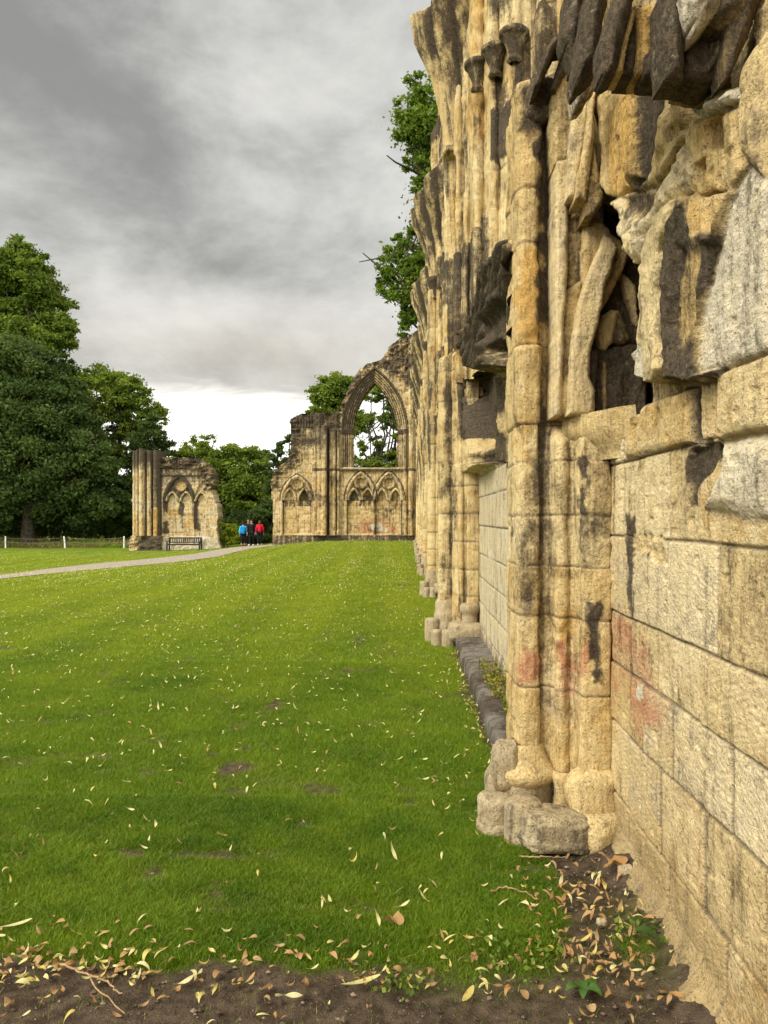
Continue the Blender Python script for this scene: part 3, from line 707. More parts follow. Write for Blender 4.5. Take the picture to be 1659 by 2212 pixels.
    st('canopy', [(1194, -30), (1292, -30), (1296, 120), (1293, 358), (1204, 356), (1197, 180)], 2.30, .10, .035, (.56, 0, 0), (.25, .2, 0), .022, label='big black-crusted stone hanging at the top right')
    st('canopy', [(1388, 325), (1400, 200), (1450, 132), (1484, 140), (1474, 225), (1424, 300)], 2.315, .10, .04, (.28, 0, 0), (.35, 0, 0), .02)
    st('canopy', [(1284, -30), (1450, -30), (1434, 60), (1392, 106), (1347, 140), (1308, 72)], 2.22, .10, .05, (.12, 0, 0), (.75, -.2, 0), .035, label='pale broken wedge of stone above the black one')
arcade_stones()

# the piers that repeat down the wall
JK = np.array([.32, .62, .95, 1.3, 1.65, 2.0, 2.3, 2.7, 3.1, 3.5, 3.9, 4.3, 4.7, 5.1, 5.5, 5.9, 6.3, 6.8, 7.3, 7.9, 8.5, 9.1, 9.7])
def pier(Yc, seed, broken):
    piv = (.6, Yc, 0)
    prof = resample(mirror(low_half(.13, True)), 190)
    def fn(p, t, d, Z, I, S, T):
        X = 1 - p; Y = Yc + t
        nz = fbm(X * 4, Y * 4 + seed, Z * .7, 4, seed + 30)
        S[..., 0] = np.clip(.32 * sst(.05, .45, nz) + .10 * sst(2.2, 3.6, Z), 0, 1); S[..., 1] = np.maximum(S[..., 1], .5 * sst(.1, .4, fbm(X * 3, Y * 3 + seed, Z * .8, 3, seed + 60)))
        d = d - .03 * np.clip(fbm(X * 3, Y * 3 + seed, Z * 2, 4, seed + 40) - .2, 0, 1)
        if broken:   # the front shaft is lost above the arcade
            fr = sst(.40, .46, p); k = sst(3.70, 3.82, Z + .1 * fbm(X * 5, Y * 5, 0 * X, 2, seed))
            p = p - fr * k * .13
        return p, t, d
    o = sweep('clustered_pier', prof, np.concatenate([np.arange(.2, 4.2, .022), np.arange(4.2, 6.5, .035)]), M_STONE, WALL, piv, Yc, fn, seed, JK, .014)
    mb = MB(); lathe(mb, .48, Yc, [(.16, .10), (.17, .34), (.15, .40), (.14, .50), (.10, .56)], seed=seed, amp=.02, sub=.03, seg=30); mb.build('base_drum', M_GREY, o)
    mb = MB()
    lathe(mb, .75, Yc - .45, [(.10, .26), (.095, .40), (.125, .43), (.125, .50), (.09, .53), (0, .53)], seed=seed + 1, amp=.01, sub=.03, seg=30); mb.build('shaft_base', M_GREY, o)
    mb = MB(); rock(mb, (.72, Yc - .42, .18), (.24, .26, .12), seed + 2, .5, .14); mb.build('base_slab', M_GREY, o)
    mb = MB(); lathe(mb, .34, Yc - .42, drum(.075, -.05, .2), seed=seed + 3, amp=.014, sub=.03, seg=30); mb.build('base_drum', M_GREY, o)
    mb = MB(); lathe(mb, .475, Yc - .50, drum(.08, -.05, .21), seed=seed + 4, amp=.014, sub=.03, seg=30); mb.build('base_drum', M_GREY, o)
    mb = MB(); lathe(mb, .30, Yc - .08, drum(.10, -.05, .3), seed=seed + 5, amp=.02, sub=.03, seg=30); mb.build('base_drum', M_GREY, o)
    # window jamb with its own shafts, right up to the broken top
    def hf():
        h = [(-1.0, -1.6), (-.45, -1.75)]
        h += arc(-.16, -1.66, .07, -170, 20, 9) + [(-.02, -1.50), (.0, -1.46)] + arc(.05, -1.38, .07, -170, 20, 9) + [(.13, -1.2)] + arc(.20, -1.10, .065, -170, 10, 9)
        h += [(.27, -1.0), (.275, -.78), (.24, -.72)] + arc(.30, -.60, .055, -150, 20, 8) + [(.33, -.50), (.31, -.45)] + arc(.38, -.34, .06, -150, 20, 8) + [(.40, -.22), (.37, -.18)]
        return h + arc(.45, 0, .10, -120, 0, 10)
    prof2 = resample(mirror(hf()), 300)
    def fn2(p, t, d, Z, I, S, T):
        X = 1 - p; Y = Yc + t
        blk = fbm(X * 5, Y * 3 + seed, Z * 1.6, 4, seed + 31)
        kz = np.floor(Z / .62 + .15 * blk); kx = np.floor((p + .3) * 5); rb = _h(kz, kx, kz * 0 + seed, 61)
        S[..., 0] = np.clip(.34 * sst(-.05, .4, blk) + .38 * (rb > .76) + .08 * sst(6.5, 9, Z), 0, 1); d = d + (rb - .5) * .05
        S[..., 1] = np.maximum(S[..., 1], .6 * sst(.05, .4, fbm(X * 4, Y * 3, Z * 1.1 + seed, 3, seed + 33)))
        d = d - .07 * np.clip(fbm(X * 2.2, Y * 2.2 + seed, Z * 1.7, 4, seed + 41) - .05, 0, 1) * sst(.3, 0, p - .1)
        d = d + .05 * (fbm(X * 1.4, Y * 1.4, Z * 1.4 + seed, 3, seed + 42)) * (p < .28)
        top = sst(9.6, 10.6, Z + .5 * fbm(X * 1.5, Y * 1.5, 0 * Z, 3, seed + 43))
        p = p * (1 - .9 * top) - .35 * top; t = t * (1 - .75 * top)
        return p, t, d
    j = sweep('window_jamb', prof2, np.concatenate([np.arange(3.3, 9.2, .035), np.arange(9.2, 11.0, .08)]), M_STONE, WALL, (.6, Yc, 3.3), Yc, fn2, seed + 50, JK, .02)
    for (cx, cyo, zc) in ((.79, -1.16, 6.85), (.96, -1.45, 6.85), (1.13, -1.74, 6.85)):
        mb = MB(); lathe(mb, cx, Yc + cyo, [(.055, zc - .34), (.085, zc - .31), (.065, zc - .27), (.075, zc - .2), (.13, zc - .07), (.16, zc - .05), (.16, zc), (.11, zc + .02), (0, zc + .02)], seed=seed + 6, amp=.012, sub=.02, seg=28, stain=(.42, .2, 0)); mb.build('capital', M_STONE, j)
    if not broken:
        mb = MB(); lathe(mb, .55, Yc, [(.12, 6.05), (.14, 6.08), (.12, 6.12), (.15, 6.3), (.20, 6.42), (.215, 6.44), (.215, 6.52), (.1, 6.56)], seed=seed + 7, amp=.012, sub=.02, seg=36, stain=(.5, 0, 0)); mb.build('capital', M_STONE, o)
        mb = MB(); lathe(mb, .74, Yc - .5, [(.10, 6.05), (.12, 6.08), (.10, 6.12), (.13, 6.3), (.17, 6.42), (.18, 6.52), (.1, 6.56)], seed=seed + 8, amp=.012, sub=.02, seg=36, stain=(.45, 0, 0)); mb.build('capital', M_STONE, o)
    # springer of the lost vault: ribs fanning out of the capital
    zb = 6.28 if broken else 6.5
    zs = np.arange(zb, 10.4, .03); th = np.linspace(-100, 100, 220)
    Zs, TH = np.meshgrid(zs, np.radians(th), indexing='ij')
    nose = np.interp(Zs + .25 * np.sin(TH * 2.3 + seed), [6.25, 6.6, 7.0, 7.4, 7.85, 8.2, 8.36, 8.6, 9.4, 10.4], [.50, .55, .63, .74, .94, 1.0, .62, .50, .44, .40])
    half = np.interp(Zs, [6.25, 6.6, 7.2, 7.9, 8.4, 9.4, 10.4], [.30, .34, .48, .75, .85, .75, .5])
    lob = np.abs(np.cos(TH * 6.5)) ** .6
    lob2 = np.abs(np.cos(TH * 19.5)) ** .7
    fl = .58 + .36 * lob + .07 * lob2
    p = .22 + (nose - .22) * np.cos(TH) ** .75 * fl * (np.abs(TH) < 1.57) if False else .22 + (nose - .22) * np.sign(np.cos(TH)) * np.abs(np.cos(TH)) ** .8 * fl
    t = half * np.sin(TH) * (.9 + .1 * fl)
    X, Y = 1 - p, Yc + t
    d = .02 * fbm(X * 6, Y * 6 + seed, Zs * 4, 4, seed + 20) + .05 * (Zs > 8) * fbm(X * 2, Y * 2, Zs * 2, 3, seed + 22)
    if broken: d = d - .05 * sst(.5, 0, Zs - zb) * np.clip(fbm(X * 8, Y * 8, Zs * 8, 3, 7), 0, 1)
    p = p + d
    S = np.zeros(p.shape + (3,)); T = np.zeros(p.shape + (3,))
    S[..., 0] = np.clip(.46 * sst(6.7, 7.5, Zs + .8 * fbm(X * 3, Y * 3, Zs * 1, 3, seed)) * (.5 + .6 * (1 - lob)) + .45 * (1 - lob), 0, 1)  # grooves between the ribs painted black to deepen their shade
    V = np.stack([1 - p, Yc + t, Zs], -1).reshape(-1, 3)
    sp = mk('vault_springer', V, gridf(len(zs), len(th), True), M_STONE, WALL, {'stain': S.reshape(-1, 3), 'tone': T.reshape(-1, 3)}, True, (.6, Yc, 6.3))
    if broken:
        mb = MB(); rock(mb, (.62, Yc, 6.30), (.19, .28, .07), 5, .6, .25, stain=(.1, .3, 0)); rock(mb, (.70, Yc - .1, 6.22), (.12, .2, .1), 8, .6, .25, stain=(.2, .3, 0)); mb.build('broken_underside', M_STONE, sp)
    return [o, j, sp]
pier(YC1 + PITCH, 3, True)
ps = pier(YC1 + 2 * PITCH, 8, False)
for k in range(1, 6):
    for p in ps: copy_tree(p, WALL, (0, PITCH * k, 0))

# ledge at the foot of the bays, and the rough core behind the face
def ledge():
    n = 120; prof = resample([(.62, -.15), (.575, -.1), (.565, .08), (.58, .125), (.62, .14), (.9, .15)], 26)
    y = np.linspace(YC1 + .45, YC1 + PITCH - .35, n)
    Yg, I = np.meshgrid(y, np.arange(26), indexing='ij')
    x = prof[I, 0]; z = prof[I, 1]
    d = .02 * fbm(x * 5, Yg * 3, z * 5, 4, 4); jn = np.exp(-((Yg * 1.0 + .2) % 1.35 / .012) ** 2)
    V = np.stack([x - d + .01 * jn, Yg, z + d * .9 - .012 * jn], -1).reshape(-1, 3)
    S = np.zeros((len(V), 3)); S[:, 0] = .15 + .25 * sst(0, .5, fbm(V[:, 0] * 4, V[:, 1] * 2, V[:, 2], 3, 3))
    T = np.zeros((len(V), 3)); T[:, 2] = jn.ravel() * .8
    o = mk('ledge', V, gridf(n, 26), M_DARK, WALL, {'stain': S, 'tone': T}, True, (.56, YC1, 0))
    for k in range(1, 8): copy_tree(o, WALL, (0, PITCH * k, 0))
    mb = MB(); rock(mb, (.645, 4.72, .09), (.10, .16, .10), 3, .5, .12); mb.build('kerb_stone', M_GREY, WALL)
    mb = MB()
    mb.box((1.75, 24.3, 1.55), (.9, 52.7, 3.7)); o = mb.build('wall_core', M_FAR, WALL, 'stain', False)
    mb = MB(); mb.box((1.74, .95, 6.45), (.8, 5.9, 6.1)); mb.build('wall_core', M_FAR, WALL, 'stain', False)
ledge()

# ------------------------------------------------------------------ freestanding ruins
def archd(x, z, cx, w, h, zs):
    """signed distance outside a pointed arch of half width w and rise h springing at zs"""
    r = (w * w + h * h) / (2 * w)
    x = np.abs(x - cx)
    up = np.sqrt((x + (r - w)) ** 2 + (z - zs) ** 2) - r
    return np.where(z > zs, up, x - w)

def ruin(root, outline, holes, relief, Yd, thick, cell, regions, mat, jag=.10):
    P = np.array(outline); x0, z0 = P.min(0) - .3; x1, z1 = P.max(0) + .3
    xs = np.arange(x0, x1, cell); zs = np.arange(z0, z1, cell)
    X, Z = np.meshgrid(xs, zs, indexing='ij')
    cx, cz = X[:-1, :-1] + cell / 2, Z[:-1, :-1] + cell / 2
    ins = sdpoly(cx, cz, P) + jag * fbm(cx * 2.5, cz * 2.5, 0 * cx, 5, 3) > 0
    for hfun in holes: ins &= hfun(cx, cz) > .03 * fbm(cx * 4, cz * 4, 0 * cx, 3, 5)
    H, S, T, RG = relief(X, Z)
    nf = X.size
    back = Yd + thick + .1 * fbm(X * 1.5, Z * 1.5, 0 * X, 4, 9)
    V = np.concatenate([np.stack([X, Yd - H, Z], -1).reshape(-1, 3), np.stack([X, back, Z], -1).reshape(-1, 3)])
    S2 = np.concatenate([S.reshape(-1, 3)] * 2); T2 = np.concatenate([T.reshape(-1, 3)] * 2)
    q = gridf(len(xs), len(zs), True)
    m = ins.ravel()
    rg = RG[:-1, :-1].ravel()
    A = {'stain': S2, 'tone': T2}
    for i, nm in enumerate(regions):
        submesh(nm, V, q, m & (rg == i), mat, root, A)
    # reveals, broken edges and back
    pad = np.pad(ins, 1); nz = len(zs); F4 = [q[m][:, ::-1] + nf]
    iid = np.arange(X.size).reshape(X.shape)
    for di, dj in ((1, 0), (-1, 0), (0, 1), (0, -1)):
        b = ins & ~pad[1 + di:1 + di + ins.shape[0], 1 + dj:1 + dj + ins.shape[1]]
        i, j = np.nonzero(b)
        if di == 1: e0, e1 = iid[i + 1, j], iid[i + 1, j + 1]
        elif di == -1: e0, e1 = iid[i, j + 1], iid[i, j]
        elif dj == 1: e0, e1 = iid[i + 1, j + 1], iid[i, j + 1]
        else: e0, e1 = iid[i, j], iid[i + 1, j]
        F4.append(np.stack([e0, e0 + nf, e1 + nf, e1], 1))
    Fq = np.concatenate(F4)
    submesh('rubble_core', V, Fq, np.ones(len(Fq), bool), mat, root, A)

def shaft(x, c, r):
    return np.sqrt(np.clip(r * r - (x - c) ** 2, 0, None))

def far_ashlar(X, Z, seed, hc=.30):
    k = np.floor(Z / hc + .05 * fbm(X * 2, Z * 2, 0 * X, 2, seed)); fz = Z / hc - np.floor(Z / hc)
    o = _h(k, k * 0, k * 0 + seed, 3)
    q = X / .62 + o * 7; kx = np.floor(q); fx = q - kx
    j = np.maximum(np.exp(-(np.minimum(fz, 1 - fz) * hc / .035) ** 2), .8 * np.exp(-(np.minimum(fx, 1 - fx) * .62 / .03) ** 2))
    return j, _h(k, kx, k * 0 + seed, 9)

def west_wall():
    YW = 50.6
    cv = lambda pts: [tuple(at(537.4 + .26031 * x, 690.9 + .26031 * y, YW)[[0, 2]]) for x, y in pts]
    px = lambda x: cv([(x, 0)])[0][0]
    pz = lambda y: cv([(0, y)])[0][1]
    k = .26031 / F * YW                                   # metres per pixel of the close-up
    root = empty('arched_gable_wall', (px(640), YW, 0))
    tag(root, 'ruined end wall with a tall open pointed window arch above blind tracery', 'ruined wall')
    out = cv([(198, 1960), (200, 1870), (205, 1500), (190, 1480), (195, 1420), (170, 1360), (200, 1290), (260, 1210), (350, 1140), (345, 830), (400, 785), (480, 775), (620, 775), (730, 775), (770, 710), (810, 600), (850, 520), (920, 430), (985, 365), (1060, 340), (1120, 310), (1170, 220), (1250, 150), (1330, 130), (1400, 110), (1480, 60), (1480, 1960)])
    ac, aw, zsp, ah = px(1045), 185 * k, pz(925), 412 * k
    sill = pz(1225)
    def hole(x, z): return np.where(z < sill, 1., np.maximum(archd(x, z, ac, aw, ah, zsp), -99))
    def relief(X, Z):
        H = np.zeros(X.shape); S = np.zeros(X.shape + (3,)); T = np.zeros(X.shape + (3,)); RG = np.zeros(X.shape, int)
        j, rnd = far_ashlar(X, Z, 4)
        H += -.015 * j + (rnd - .5) * .03; T[..., 2] = .26 * j * sst(.35, .6, vnoise(X * 1.3, Z * 1.3, 0 * X, 6)); T[..., 1] = (rnd - .5) * .9; S[..., 0] += .12
        # window arch: receding moulded orders
        d = archd(X, Z, ac, aw, ah, zsp); wd = 95 * k
        ins = (d < wd) & (Z > sill)
        u = np.clip(d / wd, 0, 1)
        Ha = -.42 * (1 - u) + .05 * np.cos(u * 2 * math.pi * 5.5) + .06 * np.exp(-((u - .93) / .06) ** 2)
        H = np.where(ins, Ha, H); RG[ins] = 1
        T[ins, 2] *= .4
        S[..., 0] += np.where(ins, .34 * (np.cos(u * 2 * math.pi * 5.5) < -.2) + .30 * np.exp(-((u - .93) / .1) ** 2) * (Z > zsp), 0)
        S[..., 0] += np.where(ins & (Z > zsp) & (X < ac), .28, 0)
        # capitals at the springing
        cap = ins & (np.abs(Z - zsp) < .16); H[cap] += .10; S[cap, 0] += .35
        # wall shafts of the middle pier and the right jamb
        for c, r, top, pr in ((548, 22, 1180, .05), (590, 20, 780, .10), (630, 24, 880, .26), (680, 16, 910, .05), (712, 16, 910, .12), (742, 14, 910, .06), (560, 12, 780, .05), (1345, 20, 100, .2), (1300, 14, 900, .05)):
            xc = px(c); rr = r * k
            s = (np.abs(X - xc) < rr) & (Z < pz(top)) & (Z > pz(1790))
            H = np.where(s, np.maximum(H, pr * 1.8 + .9 * shaft(X, xc, rr)), H); RG[s] = 2
            S[s, 1] = np.where(Z[s] < pz(1300), .45, .1)
        hol = (((X > px(650)) & (X < px(668))) | ((X > px(724)) & (X < px(732)))) & (Z < pz(910)) & (Z > pz(1790))
        H[hol] -= .15; S[hol, 0] += .55; RG[hol] = 2
        band = (X > px(345)) & (X < px(620)) & (Z > pz(900))
        H[band] += .06 * np.cos(X[band] / k / 24 * 2 * math.pi); S[band, 0] += .22 * (np.cos(X[band] / k / 24 * 2 * math.pi) < 0) + .2
        # blind tracery
        for cx, hw, ap in ((400, 122, 1300), (930, 118, 1268), (1162, 116, 1268)):
            z0 = pz(1495); A = archd(X, Z, px(cx), hw * k, (1495 - ap) * k, z0)
            up = Z > pz(1500)
            panel = (A < 0) & (Z > pz(1780)); H[panel] = H[panel] - .16
            S[panel & ~up, 1] += .42; S[panel & ~up, 0] *= .3
            rim = (np.abs(A) < 16 * k) & up; H[rim] = .07 + .07 * np.cos(A[rim] / (16 * k) * 3.1); RG[rim | (panel & up)] = 3
            lab = (np.abs(A - 20 * k) < 5 * k) & up; S[lab, 0] += .45
            dc = np.hypot(X - px(cx), Z - pz(1352 if cx != 400 else 1358)) - 46 * k
            ring = (np.abs(dc) < 10 * k); H[ring] = .05; S[ring, 0] += .1
            S[(dc < -10 * k), 1] += .35
            for sx in (-.5, .5):
                B = archd(X, Z, px(cx) + sx * hw * k * .98, hw * k * .40, 95 * k, z0)
                r2 = (np.abs(B) < 9 * k) & up & (A < 0) & (dc > 0); H[r2] = .06
                inn = (B < -9 * k) & up; H[inn] -= .08; S[inn, 0] += .30 if sx > 0 and cx == 400 else (.28 if sx < 0 and cx == 930 else .06)
            low = panel & (Z < pz(1495)) & (Z > pz(1545)); S[low, 0] += .30 * (fbm(X[low] * 6, Z[low], 0 * X[low], 2, 5) > .1)
            for sx in (-1, 1):
                s = (np.abs(X - (px(cx) + sx * (hw + 6) * k)) < 9 * k) & (Z < z0) & (Z > pz(1785)); H[s] = .02 + .8 * shaft(X[s], px(cx) + sx * (hw + 6) * k, 9 * k); RG[s] = 3
                s = (np.abs(X - (px(cx) + sx * (hw - 8) * k)) < 4 * k) & (Z < z0) & (Z > pz(1785)); S[s, 0] += .4
        # string course and plinth
        st = (np.abs(Z - pz(1246)) < .10) & (X > px(530)); H[st] = np.maximum(H[st], .14); S[st, 0] += .34
        pl = Z < pz(1785); H[pl] += .22; RG[pl] = 4; S[pl, 0] += .25
        pb = pl & (X > px(560)) & (X < px(770)); H[pb] += .25; S[pb, 0] += .3
        H[(X > px(560)) & (X < px(760)) & (Z < pz(1750)) & (Z > pz(1785))] += .12
        # dirty rubble towards the broken top
        dt = sdpoly(X, Z, out); rub = sst(1.1, .25, dt + .5 * fbm(X * 1.2, Z * 1.2, 0 * X, 3, 8)) * (Z > pz(1420)) * (~ins)
        rub = np.maximum(rub, sst(.0, .5, sdpoly(X, Z, cv([(1050, 340), (1120, 280), (1250, 140), (1500, 60), (1500, 640), (1330, 560), (1230, 470), (1110, 400)])) + .2) * (~ins))
        rub = np.maximum(rub, sst(0, .3, sdpoly(X, Z, cv([(650, 770), (790, 700), (790, 920), (640, 900)]))) * (~ins))
        H += rub * (.42 * (ridged(X * 2.6, Z * 3.6, 0 * X, 4, 12) - .6)); S[..., 0] += rub * (.24 + .35 * fbm(X * 2, Z * 2, 0 * X, 3, 13)); T[..., 1] += rub * .6
        RG[(rub > .5)] = 5
        gr = sst(pz(1250), pz(900), Z) * (X < px(760)); S[..., 0] += .22 * gr
        gr = sst(.2, .7, fbm(X * .8, Z * 1.2, 0 * X, 4, 15)); S[..., 0] += .25 * gr
        # burnt patch with a white repair
        rp = cv([(900, 1720), (930, 1660), (1010, 1635), (1130, 1650), (1215, 1700), (1220, 1745), (1190, 1790), (940, 1790)])
        wp = cv([(1010, 1690), (1100, 1690), (1110, 1715), (1160, 1725), (1150, 1755), (1010, 1745)])
        nz = .35 * fbm(X * 3, Z * 3, 0 * X, 5, 16)
        S[..., 2] = .62 * sst(-.35, .35, sdpoly(X, Z, rp) + nz); w = sst(-.05, .05, sdpoly(X, Z, wp) + nz * .35)
        T[..., 0] = np.maximum(w * 1.1, T[..., 0]); S[..., 2] *= (1 - w); S[..., 1] *= (1 - w); T[..., 1] -= w
        H += .03 * fbm(X * 5, Z * 5, 0 * X, 4, 17)
        return H, np.clip(S, 0, .85), T, RG
    ruin(root, out, [hole], relief, YW, 1.5, .045, ['wall_face', 'window_arch', 'wall_shafts', 'blind_tracery', 'plinth', 'rubble_top'], M_FAR)
west_wall()

def fragment():
    YW = 52.3
    cv = lambda pts: [tuple(at(276.4 + .12957 * x, 959.6 + .12957 * y, YW)[[0, 2]]) for x, y in pts]
    px = lambda x: cv([(x, 0)])[0][0]
    pz = lambda y: cv([(0, y)])[0][1]
    k = .12957 / F * YW
    root = empty('wall_fragment', (px(800), YW, float(terr(px(800), YW))))
    tag(root, 'isolated stump of ruined wall with shafted pier standing behind the park bench', 'ruined wall')
    out = cv([(70, 1840), (70, 1740), (80, 1550), (112, 1500), (110, 900), (115, 125), (220, 112), (330, 105), (430, 128), (525, 125), (540, 245), (700, 240), (850, 225), (1050, 228), (1200, 255), (1330, 350), (1400, 450), (1445, 600), (1400, 740), (1445, 900), (1480, 1000), (1490, 1350), (1525, 1600), (1540, 1840)])
    def relief(X, Z):
        H = np.zeros(X.shape); S = np.zeros(X.shape + (3,)); T = np.zeros(X.shape + (3,)); RG = np.zeros(X.shape, int)
        j, rnd = far_ashlar(X, Z, 7, .29)
        H += -.015 * j + (rnd - .5) * .03; T[..., 2] = .25 * j * sst(.35, .6, vnoise(X * 1.3, Z * 1.3, 0 * X, 6)); T[..., 1] = (rnd - .5) * .7; S[..., 0] += .08; T[..., 0] += .15
        T[..., 0] = .45 * (rnd > .6)
        pier_ = X < px(545)
        H[pier_] = .25; RG[pier_] = 1
        for c, r, pr in ((140, 28, .38), (195, 26, .50), (280, 46, .62), (388, 34, .46), (485, 38, .34)):
            s = np.abs(X - px(c)) < r * k; H[s] = pr + shaft(X[s], px(c), r * k) * .9; RG[s] = 1
            S[s, 1] = .5 * sst(pz(900), pz(1300), Z[s])
        for c, w in ((225, 10), (340, 18), (436, 16), (540, 16), (165, 5)):
            s = np.abs(X - px(c)) < w * k; S[s, 0] += .40; H[s] -= .05
        S[..., 0] += np.where(pier_, .50 * sst(pz(560), pz(180), Z), 0)
        S[(X > px(425)) & (X < px(545)) & (Z > pz(1060)), 0] += .30
        S[(X > px(455)) & (X < px(550)) & (Z < pz(1080)), 1] += .7
        # tracery
        for cx, hw, ap, full in ((852, 240, 530, True), (1330, 220, 560, False)):
            z0 = pz(955); A = archd(X, Z, px(cx), hw * k, (955 - ap) * k, z0); up = Z > z0
            lim = X < px(1420 if full else 1290)
            pan = (A < 0) & (Z > pz(1540)) & lim & (X > px(600)); H[pan] -= .14
            rim = (np.abs(A) < 34 * k) & up & lim
            if full: H[rim] = .06 + .06 * np.cos(A[rim] / (34 * k) * 5); S[rim, 0] += .42; RG[rim | (pan & up)] = 2; sp = pan & up; S[sp, 0] += .33
            for sx in ((-.48, .48) if full else (-.5,)):
                c = px(cx) + sx * hw * k; B = archd(X, Z, c, 92 * k, 165 * k, pz(965))
                r2 = (np.abs(B) < 18 * k) & up; H[r2] = .06; S[r2, 0] = .15 if full else .05; T[r2, 0] = .3; RG[r2] = 2
                inn = (B < -14 * k) & (Z > pz(965)); H[inn] = -.2; S[inn, 0] = .0; T[inn, 0] = .4; RG[inn] = 2
                sh = (np.abs(B + 20 * k) < 6 * k) & up; S[sh, 0] += .5
        dc = np.hypot(X - px(885), Z - pz(695)) - 92 * k
        s = np.abs(dc) < 18 * k; H[s] = .08; S[s, 0] = .4; RG[s] = 2
        s = dc < -14 * k; H[s] = -.10; S[s, 0] = 0; S[s, 1] = .5; T[s, 0] = .3
        for x0, y0, x1, y1, a in ((600, 955, 645, 1130, .6), (855, 980, 915, 1160, .55), (1100, 960, 1160, 1400, .5), (590, 1300, 640, 1480, .55), (860, 1180, 900, 1400, .3)):
            S[..., 0] += a * sst(-.15, .1, sdpoly(X, Z, cv([(x0, y0), (x1, y0), (x1, y1), (x0, y1)])) + .12 * fbm(X * 3, Z * 3, 0 * X, 3, 3))
        for x0, y0, x1, y1, a in ((650, 1090, 845, 1200, .9), (940, 1120, 1110, 1380, .6), (890, 1400, 1040, 1470, .5), (1000, 860, 1060, 940, .4)):
            S[..., 1] += a * sst(-.1, .1, sdpoly(X, Z, cv([(x0, y0), (x1, y0), (x1, y1), (x0, y1)])) + .1 * fbm(X * 3, Z * 3, 0 * X, 3, 4))
        st = (np.abs(Z - pz(505)) < 26 * k) & (X > px(545)) & (X < px(1230)); H[st] += .12
        up = sst(pz(760), pz(480), Z) * (X > px(545)); S[..., 0] += .28 * up * (dc > 0)
        dt = sdpoly(X, Z, out)
        rub = np.maximum(sst(pz(430), pz(380), Z + .1 * fbm(X * 2, Z, 0 * X, 2, 5)) * (X > px(540)), sst(.75, .4, dt + .25 * fbm(X * 2, Z * 2, 0 * X, 3, 6)) * (X > px(1150)) * (Z > pz(760)))
        H = H * (1 - rub) + rub * (.10 + .55 * (ridged(X * 2.4, Z * 4.5, 0 * X, 4, 12) - .6)); S[..., 0] += rub * (.12 + .45 * fbm(X * 2.5, Z * 2.5, 0 * X, 3, 13)); T[..., 1] += rub * .7; RG[rub > .5] = 4
        pl = (Z < pz(1530)) & (X < px(600)); H[pl] = .5 + .22 * fbm(X[pl] * 2, Z[pl] * 3, 0 * X[pl], 3, 14); S[pl, 0] = .36 * sst(px(180), px(330), X[pl] + .5 * fbm(X[pl] * 2, Z[pl] * 2, 0 * X[pl], 3, 21)) + .16; RG[pl] = 3
        pl = (Z < pz(1545)) & (X >= px(600)); H[pl] = .15 + .12 * fbm(X[pl] * 2, Z[pl] * 2, 0 * X[pl], 3, 15); RG[pl] = 3; T[pl, 0] += .5
        bl = (Z < pz(1390)) & (X > px(1380)); H[bl] = .25
        H += .03 * fbm(X * 5, Z * 5, 0 * X, 4, 17)
        return H, np.clip(S, 0, .85), T, RG
    ruin(root, out, [], relief, YW, 1.4, .04, ['wall_face', 'shafted_pier', 'blind_tracery', 'plinth', 'rubble_top'], M_FAR, .17)
fragment()

# ------------------------------------------------------------------ trees and bushes
M_LEAF_B = leafy('leaf_bright', (.052, .098, .012), (.185, .250, .030))
M_LEAF_M = leafy('leaf_mid', (.058, .105, .013), (.215, .280, .034))
M_LEAF_D = leafy('leaf_dark', (.030, .060, .014), (.115, .165, .040), .35)
M_LEAF_S = leafy('leaf_shrub', (.12, .18, .012), (.34, .38, .03), .45)
M_LEAF_N = leafy('leaf_overhang', (.050, .098, .010), (.19, .27, .034))

def leaves(C, size, rng, up=.5, aspect=.55, tone=None):
    n = len(C)
    nr = rng.normal(size=(n, 3)); nr[:, 2] += up; nr /= np.linalg.norm(nr, axis=1)[:, None]
    a = np.cross(nr, rng.normal(size=(n, 3))); a /= np.linalg.norm(a, axis=1)[:, None] + 1e-9
    b = np.cross(nr, a)
    s = (size * rng.uniform(.6, 1.3, n))[:, None]
    V = np.stack([C - a * s * .5, C + b * s * .5 * aspect - a * s * .06, C + a * s * .5 - nr * s * .12, C - b * s * .5 * aspect - a * s * .06], 1).reshape(-1, 3)
    q = np.arange(n * 4).reshape(n, 4)
    t = rng.uniform(0, 1, n) if tone is None else tone
    A = np.zeros((n, 3)); A[:, 0] = t; A[:, 1] = (rng.random(n) < .004) * .6
    return V, q, np.repeat(A, 4, 0)

def crown_points(blobs, per, rng, spread=.20, shell=(.55, 1.0), ncl=26):
    Cs, Ts = [], []
    for c, r in blobs:
        m = max(6, int(ncl * (r / 2.2) ** 1.2))
        d = rng.normal(size=(m, 3)); d /= np.linalg.norm(d, axis=1)[:, None]
        k = c + d * r * rng.uniform(shell[0], shell[1], m)[:, None] * np.array([1, 1, .9])
        n = int(per * r * r / m) + 4
        sg = r * spread * rng.uniform(.7, 1.3, (m, 1, 1))
        p = k[:, None] + rng.normal(size=(m, n, 3)) * sg * np.array([1.1, 1.1, .6])
        Cs.append(p.reshape(-1, 3)); Ts.append(np.repeat(rng.uniform(.0, 1, m), n) * .6 + rng.uniform(0, .4, m * n))
    return np.concatenate(Cs), np.concatenate(Ts)

